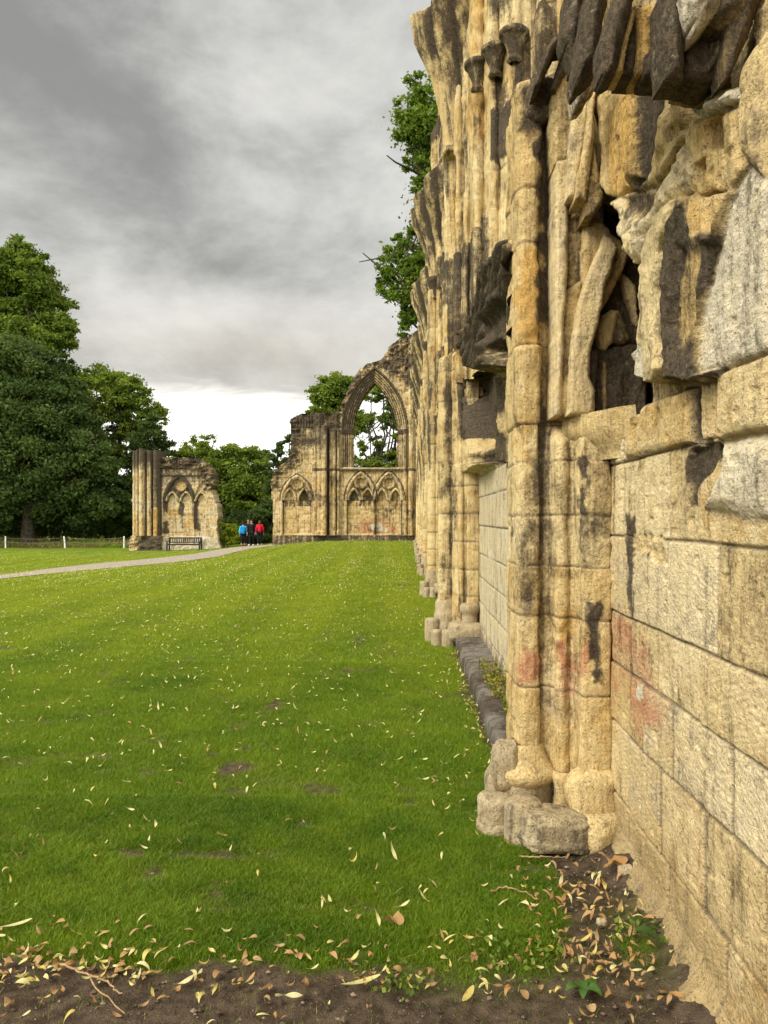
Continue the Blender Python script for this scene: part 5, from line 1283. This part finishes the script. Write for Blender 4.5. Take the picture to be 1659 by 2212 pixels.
def fallen():
    rng = np.random.default_rng(77)
    xs, ys, kd = [], [], []
    def scatter(n, y0, y1, kinds, dens=None):
        x = rng.uniform(-(U0 + 120) / F * y1 - .3, 1.0, n); y = y0 + (y1 - y0) * rng.random(n)
        k = (x > -(U0 + 120) / F * y - .3) & (x < np.where(y < 4, .97, .55))
        if dens is not None: k &= rng.random(n) < dens(x, y)
        x, y = x[k], y[k]; xs.append(x); ys.append(y); kd.append(rng.choice(len(kinds), len(x), p=kinds))
    str_ = lambda x, y: .35 + .65 * sst(-.2, .5, np.sin((x + .04 * y) * 5.2) + .8 * fbm(x * .8, y * .3, 0 * x, 3, 4))
    scatter(540, 2.2, 5.5, [.62, .16, .14, .08], lambda x, y: .35 + .5 * vnoise(x * 1.5, y * 1.5, 0 * x, 8))
    scatter(2300, 5.5, 12, [.70, .18, .08, .04], lambda x, y: .35 + .4 * vnoise(x * .9, y * .9, 0 * x, 8))
    scatter(9000, 12, 30, [.72, .20, .05, .03], str_)
    scatter(9000, 30, 50, [.72, .22, .04, .02], str_)
    # litter drifted on the bare earth and the foot of the wall
    n = 210; x = np.clip(rng.normal(.72, .13, n), .3, .99); y = rng.normal(3.0, .30, n); k = (y > 2.3) & (y < 3.65); xs.append(x[k]); ys.append(y[k]); kd.append(rng.choice(4, k.sum(), p=[.12, .10, .38, .40]))
    n = 260; x = rng.uniform(-1.9, .8, n); y = 2.70 + .13 * rng.normal(size=n); k = (y > 2.3); xs.append(x[k]); ys.append(y[k]); kd.append(rng.choice(4, k.sum(), p=[.26, .20, .30, .24]))
    n = 110; x = rng.uniform(-1.6, -.9, n); y = 2.72 + .08 * rng.normal(size=n); xs.append(x); ys.append(y); kd.append(rng.choice(4, n, p=[.2, .2, .3, .3]))
    n = 90; x = rng.uniform(.45, .57, n); y = rng.uniform(4.8, 9, n); xs.append(x); ys.append(y); kd.append(rng.choice(4, n, p=[.3, .2, .3, .2]))
    x = np.concatenate(xs); y = np.concatenate(ys); kd = np.concatenate(kd)
    u = U0 + x / y * F; v = V0 + EYE / y * F
    vis = (u > 4) & (u < 1650) & (v < 2206)
    z = terr(x, y) + .016 + .012 * (1 - soil(x, y)) + .02 * sst(.82, 1, x)
    near = np.argsort(np.where(vis, y, 1e9))[:292]
    isn = np.zeros(len(x), bool); isn[near] = True
    mats = [M_PALE, M_YEL, M_BRN, M_ORG]
    proto = {}
    names = ['fallen_bract', 'fallen_bract', 'fallen_leaf', 'fallen_leaf']
    hue = ['pale cream yellow', 'deep yellow', 'dull brown', 'orange-brown']
    place = ['lying on the grass of the lawn', 'lying on the bare earth at the front edge', 'lying in the litter at the foot of the near wall']
    for i in near:
        k = int(kd[i]); s = int(rng.integers(0, 6)) if k < 2 else int(rng.integers(0, 9))
        if (k, s) not in proto:
            V, q = SHAPES[s]; o = mk(names[k], V, q, mats[k], None, {'leaf': (0, 0, 0)}); proto[(k, s)] = (o, False)
        o, used = proto[(k, s)]
        if used:
            o = o.copy(); COL.objects.link(o)
        else: proto[(k, s)] = (o, True)
        o.location = (x[i], y[i], z[i]); o.rotation_euler = (rng.normal(0, .30), rng.normal(0, .25), rng.uniform(0, 6.28)); sc = rng.uniform(.42, .9); o.scale = (sc, sc, sc)
        pz = 2 if (x[i] > .42 and y[i] < 3.7) else (1 if soil(np.array([x[i]]), np.array([y[i]]))[0] > .5 else 0)
        form = 'curled bract' if k < 2 else 'curled leaf'
        tag(o, '%s %s %s' % (hue[k], form, place[pz]), 'fallen leaf', '%s fallen leaves %s' % (hue[k], place[pz].replace('lying ', '')))
    # everything farther off, past counting
    Vs, Qs, As, off = [], [], [], 0
    for k in range(4):
        idx = np.nonzero(~isn & (kd == k))[0]
        Vs, Qs, off = [], [], 0
        for s in range(6):
            ii = idx[(idx + k) % 6 == s]
            if not len(ii): continue
            V, q = SHAPES[s]; n = len(ii); a = rng.uniform(0, 6.28, n); sc = rng.uniform(.38, .85, n) * (1 + .5 * sst(10, 30, y[ii])); ca, sa = np.cos(a) * sc, np.sin(a) * sc
            tl = rng.normal(0, .3, n)
            P = np.stack([V[None, :, 0] * ca[:, None] - V[None, :, 1] * sa[:, None] + x[ii, None], V[None, :, 0] * sa[:, None] + V[None, :, 1] * ca[:, None] + y[ii, None],
                          V[None, :, 2] * sc[:, None] + V[None, :, 0] * tl[:, None] + z[ii, None] + .006], -1)
            Vs.append(P.reshape(-1, 3)); Qs.append((q[None] + (np.arange(n) * len(V))[:, None, None] + off).reshape(-1, 4)); off += P.shape[0] * P.shape[1]
        if off:
            Vv = np.concatenate(Vs); A = np.zeros((len(Vv), 3)); A[:, 0] = np.repeat(rng.random(len(Vv) // 21 + 1), 21)[:len(Vv)]
            o = mk('scattered_leaves', Vv, np.concatenate(Qs), mats[k], None, {'leaf': A})
            tag(o, '%s fallen leaves strewn thinly over the far lawn' % hue[k], 'fallen leaves', None, 'stuff')
fallen()

def blade_leaf(mb, base, dirz, L, w, lift, rng, n=8, lob=0.):
    s = np.linspace(0, 1, n); V = []
    for i in range(n):
        ww = w * (math.sin(math.pi * min(.97, s[i] * .9 + .08)) ** .7) * (1 + lob * math.sin(s[i] * 22))
        r = s[i] * L; zz = lift * math.sin(s[i] * 2.4) * L
        for k in (-1, 0, 1):
            V.append((base[0] + math.cos(dirz) * r - math.sin(dirz) * k * ww, base[1] + math.sin(dirz) * r + math.cos(dirz) * k * ww, base[2] + zz + (.25 * ww if k else 0)))
    mb.add(V, gridf(n, 3), (rng.random(), 0, 0))

def small_plants():
    rng = np.random.default_rng(9)
    gx, gy = ground_at(1262, 2158)[:2]
    root = empty('dock_plant', (gx, gy, 0)); tag(root, 'little broad-leaved green dock plant growing in the bare earth', 'plant')
    for i in range(7):
        mb = MB(); blade_leaf(mb, (gx, gy, .02), i * .9 + rng.normal() * .2, rng.uniform(.045, .08), rng.uniform(.012, .019), rng.uniform(.2, .5), rng, lob=.08); mb.build('leaf', M_GRN, root, 'leaf')
    gx, gy = ground_at(1425, 2060)[:2]; root = empty('broad_leaf', (gx, gy, .02))
    mb = MB(); blade_leaf(mb, (gx, gy, .05), 2.8, .09, .022, .3, rng); o = mb.build('leaf', M_GRN, root, 'leaf'); tag(root, 'single fresh green leaf lying on brown litter close to the wall', 'fallen leaf')
    # five-pointed orange maple leaf
    gx, gy = ground_at(1325, 1898)[:2]; cen = np.array([gx, gy, .075])
    V = [cen]; n = 40
    for i in range(n):
        a = i / n * 2 * math.pi; r = .066 * (.32 + .68 * abs(math.cos(2.5 * a)) ** 2.2) * (1 + .10 * math.sin(a * 17))
        V.append(cen + np.array([math.cos(a) * r, math.sin(a) * r, .018 * math.sin(a * 3) + .15 * r]))
    o = mk('maple_leaf', V, np.array([(0, i + 1, (i + 1) % n + 1) for i in range(n)]), M_ORG, None, {'leaf': (0, 0, 0)}, True, cen); tag(o, 'big orange-brown five-pointed maple leaf beside the wall foot', 'fallen leaf')
    gx, gy = ground_at(852, 2008)[:2]; cen = np.array([gx, gy, .045]); V = [cen]
    for i in range(n):
        a = i / n * 2 * math.pi; r = .030 * (.55 + .45 * abs(math.cos(2 * a + .4)) ** 1.4)
        V.append(cen + np.array([math.cos(a) * r * 1.3, math.sin(a) * r, .02 * math.sin(a * 2)]))
    o = mk('broad_leaf', V, np.array([(0, i + 1, (i + 1) % n + 1) for i in range(n)]), M_ORG, None, {'leaf': (0, 0, 0)}, True, cen); tag(o, 'broad orange crumpled leaf alone on the green grass', 'fallen leaf')
    for nm, (u, v), (L, w), rz, mt, lb in (('long_bract', (775, 2138), (.155, .024), .35, M_PALE, 'longest pale yellow bract lying on the front earth'), ('large_leaf', (1010, 2168), (.10, .026), 1.1, M_YEL, 'broad ochre leaf lying flat on the bare earth'),
                                            ('curved_leaf', (620, 2170), (.10, .02), .0, M_PALE, 'yellow arched bract standing on its tips on earth'), ('curled_leaf', (1450, 2165), (.09, .018), -.3, M_ORG, 'orange leaf beside the dark lower corner of the wall'),
                                            ('long_bract', (30, 2012), (.13, .022), .5, M_PALE, 'long bright yellow bract at the left edge of earth')):
        gx, gy, gz = ground_at(u, v); V, q = bract(hash(nm) % 7 if False else len(nm) + int(u) % 5, L, w, 9)
        c, s = math.cos(rz), math.sin(rz); P = np.stack([V[:, 0] * c - V[:, 1] * s + gx, V[:, 0] * s + V[:, 1] * c + gy, V[:, 2] + .025], 1)
        o = mk(nm, P, q, mt, None, {'leaf': (.4, 0, 0)}, True, (gx, gy, .025)); tag(o, lb, 'fallen leaf')
    # twigs
    M_TWIG = plain('dry_twig', (.30, .20, .10), .9, .1, .3, 40)
    for lb, pts in (('forked dry stalk lying across the earth at the lower left', [[(132, 2100), (160, 2112), (192, 2122), (208, 2152), (270, 2206)], [(192, 2122), (230, 2140), (264, 2168)]]),
                    ('pale dry stick lying in front of the pier base', [[(1118, 1862), (1165, 1866), (1222, 1866)]]), ('thin bleached stalk curving over grass beside the litter', [[(1060, 1942), (1090, 1930), (1130, 1940), (1160, 1958)]])):
        mb = MB()
        for pl in pts:
            P = np.array([ground_at(*p) for p in pl]); P[:, 2] += .03; s = np.linspace(0, len(P) - 1, 16)
            mb.tube(np.stack([np.interp(s, range(len(P)), P[:, k]) for k in range(3)], 1) + np.random.default_rng(len(pl)).normal(0, .003, (16, 3)), np.linspace(.0045, .0022, 16), 6)
        o = mb.build('twig', M_TWIG, None, None); tag(o, lb, 'twig')
    # stones by the wall foot
    for i, (u, v, r, lb) in enumerate(((1208, 1822, 0, ''), (1352, 1905, .035, 'small pale stone against the foot of the wall'), (1390, 1945, .030, 'grey pebble half buried beside the wall foot'), (1425, 1985, .034, 'rounded light stone in front of mortar fillet'), (1300, 2020, .02, 'tiny grey pebble among brown litter'), (1130, 1400, 0, ''))):
        if not r: continue
        gx, gy, _ = ground_at(u, v); mb = MB(); rock(mb, (gx, gy, .05), (r, r * .8, r * .7), i + 3, .7, .2); o = mb.build('stone', M_GREY); tag(o, lb, 'stone')
    mb = MB(); rock(mb, (.70, 3.74, .09), (.17, .13, .09), 21, .5, .2, .15, (54, 34), (.12, 0, 0), .12); o = mb.build('fallen_stone', M_GREY); tag(o, 'rounded grey block lying loose in front of the pier base', 'stone')
    # weeds on the ledge
    for nm, lb, x0, x1, y0, y1, n, yl in (('ledge_weed', 'yellowing weed tuft farther along the stone ledge', .66, .84, 6.1, 7.4, 420, .7), ('ledge_weed', 'green leafy weed on the stone ledge close to the pier', .70, .86, 4.95, 6.0, 620, .12)):
        root = empty(nm, ((x0 + x1) / 2, (y0 + y1) / 2, .14)); tag(root, lb, 'weed')
        C = np.stack([rng.uniform(x0, x1, n), rng.uniform(y0, y1, n), .14 + .14 * rng.random(n) ** 1.5], 1); V, q, A = leaves(C, .04, rng, .6, .5); A[:, 1] = np.repeat(rng.random(n) < yl, 4) * .8
        mk('foliage', V, q, M_LEAF_B, root, {'leaf': A}, False)
        mb = MB()
        for c in C[::14]: mb.tube(np.linspace((c[0], c[1], .12), c, 4), .003, 4)
        mb.build('stem', M_LEAF_M, root, 'leaf')
    # low weeds among the litter
    for lb, (u, v), n, r in (('low clover-like weed patch where the lawn meets earth', (1120, 2075), 150, .10), ('small green weed tuft beside the wall corner', (1400, 2030), 90, .06), ('pale green weed sprouting in the front earth strip', (860, 2140), 60, .05)):
        gx, gy, _ = ground_at(u, v); C = np.stack([gx + rng.normal(0, r, n), gy + rng.normal(0, r * .7, n), .02 + .035 * rng.random(n)], 1); V, q, A = leaves(C, .022, rng, 1.2, .8)
        root = empty('ground_weed', (gx, gy, 0)); tag(root, lb, 'weed'); mk('foliage', V, q, M_LEAF_B, root, {'leaf': A}, False)
small_plants()

# ------------------------------------------------------------------ bench, fence, walkers
M_WOOD = plain('bench_wood', (.035, .033, .032), .8, .2, .4, 20)
M_WHITE = plain('white_post', (.72, .72, .68), .6, .3, .08, 20)
M_ROPE = plain('rope', (.28, .24, .18), .9, .1, .2, 30)

def bench():
    x0, x1, y = (362 - U0) / F * 51, (435 - U0) / F * 51, 51.
    xc = (x0 + x1) / 2; W = x1 - x0; z = float(terr(xc, y)); root = empty('park_bench', (xc, y, z)); tag(root, 'dark weathered wooden park bench with slatted back beside the path', 'bench')
    mb = MB()
    for i in range(4): mb.box((xc, y - .26 + i * .11, z + .43), (W - .1, .09, .03))
    mb.box((xc, y - .30, z + .385), (W - .1, .03, .07)); mb.build('seat', M_WOOD, root, None, False)
    mb = MB(); mb.box((xc, y + .22, z + .82), (W - .02, .05, .09)); mb.box((xc, y + .2, z + .52), (W - .1, .04, .06))
    for i in range(17): mb.box((x0 + .12 + i * (W - .24) / 16, y + .21, z + .665), (.062, .022, .23))
    mb.build('backrest', M_WOOD, root, None, False)
    for sx in (x0 + .05, x1 - .05):
        for yy, h in ((y - .28, .62), (y + .22, .80)):
            mb = MB(); mb.box((sx, yy, z + h / 2 - .03), (.09, .075, h)); mb.build('leg', M_WOOD, root, None, False)
        mb = MB(); mb.box((sx, y - .05, z + .625), (.10, .56, .04)); mb.build('armrest', M_WOOD, root, None, False)
bench()

def fence():
    Y = 56.; us = [-130, 12, 141, 268]
    pts = [((u - U0) / F * Y, Y) for u in us]
    x0 = pts[1][0]; root = empty('rope_fence', (x0, Y, float(terr(x0, Y)))); tag(root, 'low fence of short white posts strung with rope before the trees', 'fence')
    tops = []
    for i, (x, y) in enumerate(pts):
        z = float(terr(x, y)); mb = MB(); dx = .05 if i == 2 else .0
        mb.tube([(x, y, z - .1), (x - dx, y, z + .45), (x - 2 * dx, y, z + .84), (x - 2 * dx, y, z + .86)], [.055, .05, .048, .015], 10); mb.build('post', M_WHITE, root, None); tops.append((x - dx, y, z))
    for h in (.75, .45):
        for a, b in zip(tops[:-1], tops[1:]):
            s = np.linspace(0, 1, 14); mb = MB()
            P = np.stack([a[0] + (b[0] - a[0]) * s, np.full(14, a[1] - .06), a[2] + (b[2] - a[2]) * s + h - .10 * 4 * s * (1 - s)], 1); mb.tube(P, .008, 5); mb.build('rope', M_ROPE, root, None)
    # a wire end beside the stump
    return root
fence()

M_SKIN = plain('skin', (.45, .27, .19), .6, .3, .06)
def cloth(n, c): return plain(n, c, .85, .15, .2, 30, .15)

def skin(name, pts, edges, rad, mat, parent, loc, rz, sc, sub=1):
    me = bpy.data.meshes.new(name); me.from_pydata([tuple(np.array(p) * sc) for p in pts], edges, []); me.update()
    o = bpy.data.objects.new(name, me); COL.objects.link(o); me.materials.append(mat)
    m = o.modifiers.new('Skin', 'SKIN'); m.use_smooth_shade = True
    for i, r in enumerate(rad):
        r = r if isinstance(r, tuple) else (r, r)
        me.skin_vertices[0].data[i].radius = (r[0] * sc, r[1] * sc)
    me.skin_vertices[0].data[0].use_root = True
    s = o.modifiers.new('Subdivision', 'SUBSURF'); s.levels = sub; s.render_levels = sub
    o.parent = parent; WL[o.name] = wl(parent)
    return o

def person(u, v, Y, h, rz, label, colours, hair_len=0., pack=None, stride=.12, swing=.08):
    x = (u - U0) / F * Y; z = EYE - (v - V0) / F * Y
    z = float(terr(x, Y)) + .02
    root = empty('person', (x, Y, z)); tag(root, label, 'person', 'walkers on the path'); root.rotation_euler = (0, 0, rz)
    sc = h / 1.75
    L = lambda s: [(s * .185, 0, 1.42), (s * .245, -.02 + s * swing * .3, 1.14), (s * .25, .07 + s * swing, .90), (s * .25, .085 + s * swing, .82)]
    G = lambda s: [(s * .09, 0, .92), (s * .10, .03 + s * stride * .6, .50), (s * .10, -.02 + s * stride, .09), (s * .11, .12 + s * stride, .04)]
    # body: one continuous skinned figure
    P = [(0, 0, .95), (0, 0, 1.10), (0, 0, 1.30), (0, 0, 1.42), (0, .01, 1.50), (0, .02, 1.57), (0, .03, 1.64), (0, .015, 1.71)]
    E = [(0, 1), (1, 2), (2, 3), (3, 4), (4, 5), (5, 6), (6, 7)]; RD = [(.14, .11), (.125, .095), (.15, .105), (.11, .08), .052, (.068, .075), (.075, .092), (.055, .07)]
    for s in (-1, 1):
        k = len(P); P += L(s); E += [(3, k), (k, k + 1), (k + 1, k + 2), (k + 2, k + 3)]; RD += [.058, .042, .030, (.038, .022)]
        hx, hy, hz = P[k + 3]
        for j, (dy, ln) in enumerate(((-.030, .065), (-.010, .078), (.010, .082), (.030, .072))):
            q = len(P); P += [(hx, hy + dy, hz - .045), (hx - s * .012, hy + dy + .008, hz - .045 - ln)]; E += [(k + 3, q), (q, q + 1)]; RD += [.010, .007]
        q = len(P); P += [(hx - s * .01, hy + .052, hz - .02), (hx - s * .02, hy + .068, hz - .06)]; E += [(k + 3, q), (q, q + 1)]; RD += [.011, .008]
        k = len(P); P += G(s); E += [(0, k), (k, k + 1), (k + 1, k + 2), (k + 2, k + 3)]; RD += [.088, .058, .040, .04]
    q = len(P); P += [(0, .125, 1.632)]; E += [(6, q)]; RD += [.014]
    skin('body', P, E, RD, M_SKIN, root, None, 0, sc, 1)
    # jacket with sleeves
    P = [(0, 0, .90), (0, 0, 1.10), (0, 0, 1.30), (0, 0, 1.425), (0, .005, 1.485)]; E = [(0, 1), (1, 2), (2, 3), (3, 4)]; RD = [(.185, .15), (.165, .135), (.185, .14), (.13, .10), (.075, .07)]
    for s in (-1, 1):
        k = len(P); P += L(s)[:3]; E += [(3, k), (k, k + 1), (k + 1, k + 2)]; RD += [.078, .064, .052]
    skin('jacket', P, E, RD, colours[0], root, None, 0, sc, 1)
    P = [(0, 0, .96)]; E = []; RD = [(.15, .12)]
    for s in (-1, 1):
        k = len(P); g = G(s); g[2] = (g[2][0], g[2][1], colours[4] if len(colours) > 4 else .10); P += g[:3]; E += [(0, k), (k, k + 1), (k + 1, k + 2)]; RD += [.098, .074, .060]
    skin('trousers', P, E, RD, colours[1], root, None, 0, sc, 1)
    rt = wl(root)
    for s in (-1, 1):
        gx, gy, gz = G(s)[3]; mb = MB(); rock(mb, tuple(np.array([gx * sc, gy * sc - .02, .045]) + rt), (.05, .13, .045), 3, .7, .04, n=(18, 12)); mb.build('shoe', colours[2], root, None)
    mb = MB(); rock(mb, tuple(np.array([0, -.012, 1.675 * sc]) + rt), (.088 * sc, .098 * sc, .085 * sc), 4, .9, .06, n=(20, 14))
    if hair_len: rock(mb, tuple(np.array([0, -.06, (1.60 - hair_len / 2) * sc]) + rt), (.075, .05, .06 + hair_len / 2), 5, .8, .08, n=(18, 12))
    mb.build('hair', colours[3], root, None)
    for s in (-1, 1):
        mb = MB(); rock(mb, tuple(np.array([s * .03 * sc, .105 * sc, 1.655 * sc]) + rt), (.012, .008, .008), 2, 1, 0, n=(10, 8)); mb.build('eye', M_ROPE, root, None)
        mb = MB(); rock(mb, tuple(np.array([s * .082 * sc, .01, 1.635 * sc]) + rt), (.012, .02, .032), 2, 1, .02, n=(10, 8)); mb.build('ear', M_SKIN, root, None)
    if pack:
        mb = MB(); rock(mb, tuple(np.array([0, -.19 * sc, 1.19 * sc]) + rt), (.19, .11, .27), 6, .55, .05, n=(26, 18)); bp = mb.build('backpack', pack, root, None)
        mb = MB(); rock(mb, tuple(np.array([0, -.28 * sc, 1.08 * sc]) + rt), (.14, .05, .12), 7, .55, .04, n=(20, 14)); mb.build('pocket', pack, bp, None)
C_BLK = cloth('black_cloth', (.012, .012, .014)); C_BLUE = cloth('blue_cloth', (.012, .20, .52)); C_RED = cloth('red_cloth', (.55, .015, .03)); C_CYAN = cloth('aqua_cloth', (.10, .50, .50))
C_HAIR = cloth('dark_hair', (.03, .018, .012)); C_HAIR2 = cloth('brown_hair', (.10, .055, .03)); C_SHOE = cloth('white_shoe', (.75, .73, .70)); C_DSH = cloth('dark_shoe', (.16, .04, .03))
person(525, 1180, 52.0, 1.62, .05, 'person in a blue coat with a round blue backpack, cropped dark trousers, walking away', [C_CYAN, C_BLK, C_DSH, C_HAIR, .22], 0, C_BLUE)
person(543.5, 1180, 52.0, 1.74, math.pi - .1, 'person all in black with white shoes facing along the path', [C_BLK, C_BLK, C_SHOE, C_HAIR], 0, None, .14)
person(536.5, 1179, 53.2, 1.82, math.pi + .1, 'tall person in dark navy clothes half hidden behind the person in black', [cloth('navy_cloth', (.015, .02, .04)), C_BLK, C_DSH, C_HAIR2], 0)
person(561, 1180, 52.0, 1.66, .0, 'person in a bright red jacket and black trousers walking away', [C_RED, C_BLK, C_SHOE, C_HAIR2], .12, None, .10)

# ------------------------------------------------------------------ sky, sun, camera
def world():
    w = bpy.data.worlds.new('World'); SC.world = w; w.use_nodes = True; nt = w.node_tree; nt.nodes.clear()
    t = NT.__new__(NT); t.t = nt; t.m = None
    out = t.n('ShaderNodeOutputWorld'); bg = t.n('ShaderNodeBackground'); t.l(bg.outputs[0], out.inputs[0])
    d = t.n('ShaderNodeTexCoord').outputs['Generated']
    sp = t.n('ShaderNodeSeparateXYZ'); t.l(d, sp.inputs[0]); x, y, z = sp.outputs
    zc = t.math('MAXIMUM', z, 0.0)
    den = t.math('ADD', zc, .10)
    cb = t.n('ShaderNodeCombineXYZ'); t.l(t.math('DIVIDE', x, den), cb.inputs[0]); t.l(t.math('MULTIPLY', t.math('DIVIDE', y, den), 1.0), cb.inputs[1])
    p = cb.outputs[0]
    n1 = t.noise(p, .62, 8, .55, .2); n2 = t.noise(t.scale(p, (1., 1.3, 1.)), 2.1, 7, .6, .5)
    lump = t.noise(t.scale(d, (1., 1., 1.7)), 4.6, 12, .60, .15)
    f = t.math('ADD', t.math('ADD', t.math('MULTIPLY', n1, .26), t.math('MULTIPLY', n2, .10)), t.math('MULTIPLY', lump, .64))
    def blob(az, el, ra, re):          # a thicker or thinner part of the cloud deck
        ax = t.math('DIVIDE', t.math('SUBTRACT', t.math('ARCTAN2', x, y), R(az)), R(ra)); ay = t.math('DIVIDE', t.math('SUBTRACT', t.math('ARCSINE', z), R(el)), R(re))
        return t.math('POWER', 2.718, t.math('MULTIPLY', t.math('ADD', t.math('MULTIPLY', ax, ax), t.math('MULTIPLY', ay, ay)), -1.))
    for az, el, ra, re, k in ((-27, 29, 12, 6, -.11), (-14, 19.5, 16, 3.2, -.08), (-24, 21, 8, 3, -.06), (-8, 27, 9, 5, .02), (-17, 14.5, 9, 2.0, .11), (-6, 15.5, 8, 2.5, .04), (-26, 17, 5, 3, -.04), (-8, 11.6, 6, 1.2, -.05), (-2, 33, 8, 5, .01)):
        f = t.math('ADD', f, t.math('MULTIPLY', blob(az, el, ra, re), k))
    c = t.mix(t.ss(f, .29, .67), (.134, .133, .129), (.36, .356, .338))
    hz = t.ss(t.math('ADD', z, t.math('MULTIPLY', t.math('SUBTRACT', n2, .5), .09)), .178, .128)
    glow = t.math('MULTIPLY', hz, t.math('ADD', .62, t.math('MULTIPLY', blob(-14, 6, 16, 12), .5)))
    c = t.mix(t.math('MULTIPLY', glow, 1., clamp=True), c, (.66, .645, .60))
    warm = t.math('MULTIPLY', blob(-10, 12, 16, 3.0), .35)
    c = t.mix(warm, c, (.40, .365, .30))
    # unseen sky overhead and behind the camera, brightened to light the wall
    back = t.ss(t.math('ADD', t.math('MULTIPLY', y, -.8), t.math('MULTIPLY', z, .9)), .1, .75)
    c = t.mix(back, c, (1.0, .975, .93))
    sky = t.n('ShaderNodeTexSky', sky_type='NISHITA'); sky.sun_disc = False; sky.sun_elevation = R(48); sky.sun_rotation = R(235); sky.altitude = 20; sky.air_density = 1.6; sky.dust_density = 3.
    sk = t.mix(1., sky.outputs[0], (.08, .08, .08), 'MULTIPLY')
    c = t.mix(.98, sk, c)
    t.l(c, bg.inputs['Color']); bg.inputs['Strength'].default_value = 1.0
world()
sun = bpy.data.lights.new('sun', 'SUN'); sun.energy = 1.5; sun.angle = R(35); sun.color = (1.0, .95, .86)
so = bpy.data.objects.new('sun', sun); COL.objects.link(so)
from mathutils import Vector
so.rotation_euler = Vector((-.70, -.50, .78)).to_track_quat('Z', 'Y').to_euler(); so.location = (-20, -20, 30)

cam = bpy.data.cameras.new('camera'); co = bpy.data.objects.new('camera', cam); COL.objects.link(co)
co.location = (0, 0, EYE); co.rotation_euler = (R(90), 0, 0)
cam.sensor_fit = 'VERTICAL'; cam.sensor_height = 36; cam.sensor_width = 27; cam.lens = 36 * F / 2212
cam.shift_x = -(U0 - 829.5) / 2212; cam.shift_y = (V0 - 1106) / 2212
cam.clip_start = .05; cam.clip_end = 3000
SC.camera = co
SC.view_settings.view_transform = 'Standard'; SC.view_settings.look = 'None'; SC.view_settings.exposure = 1.22; SC.view_settings.gamma = 1
SC.render.engine = 'CYCLES'
SC.cycles.max_bounces = 6; SC.cycles.use_denoising = True
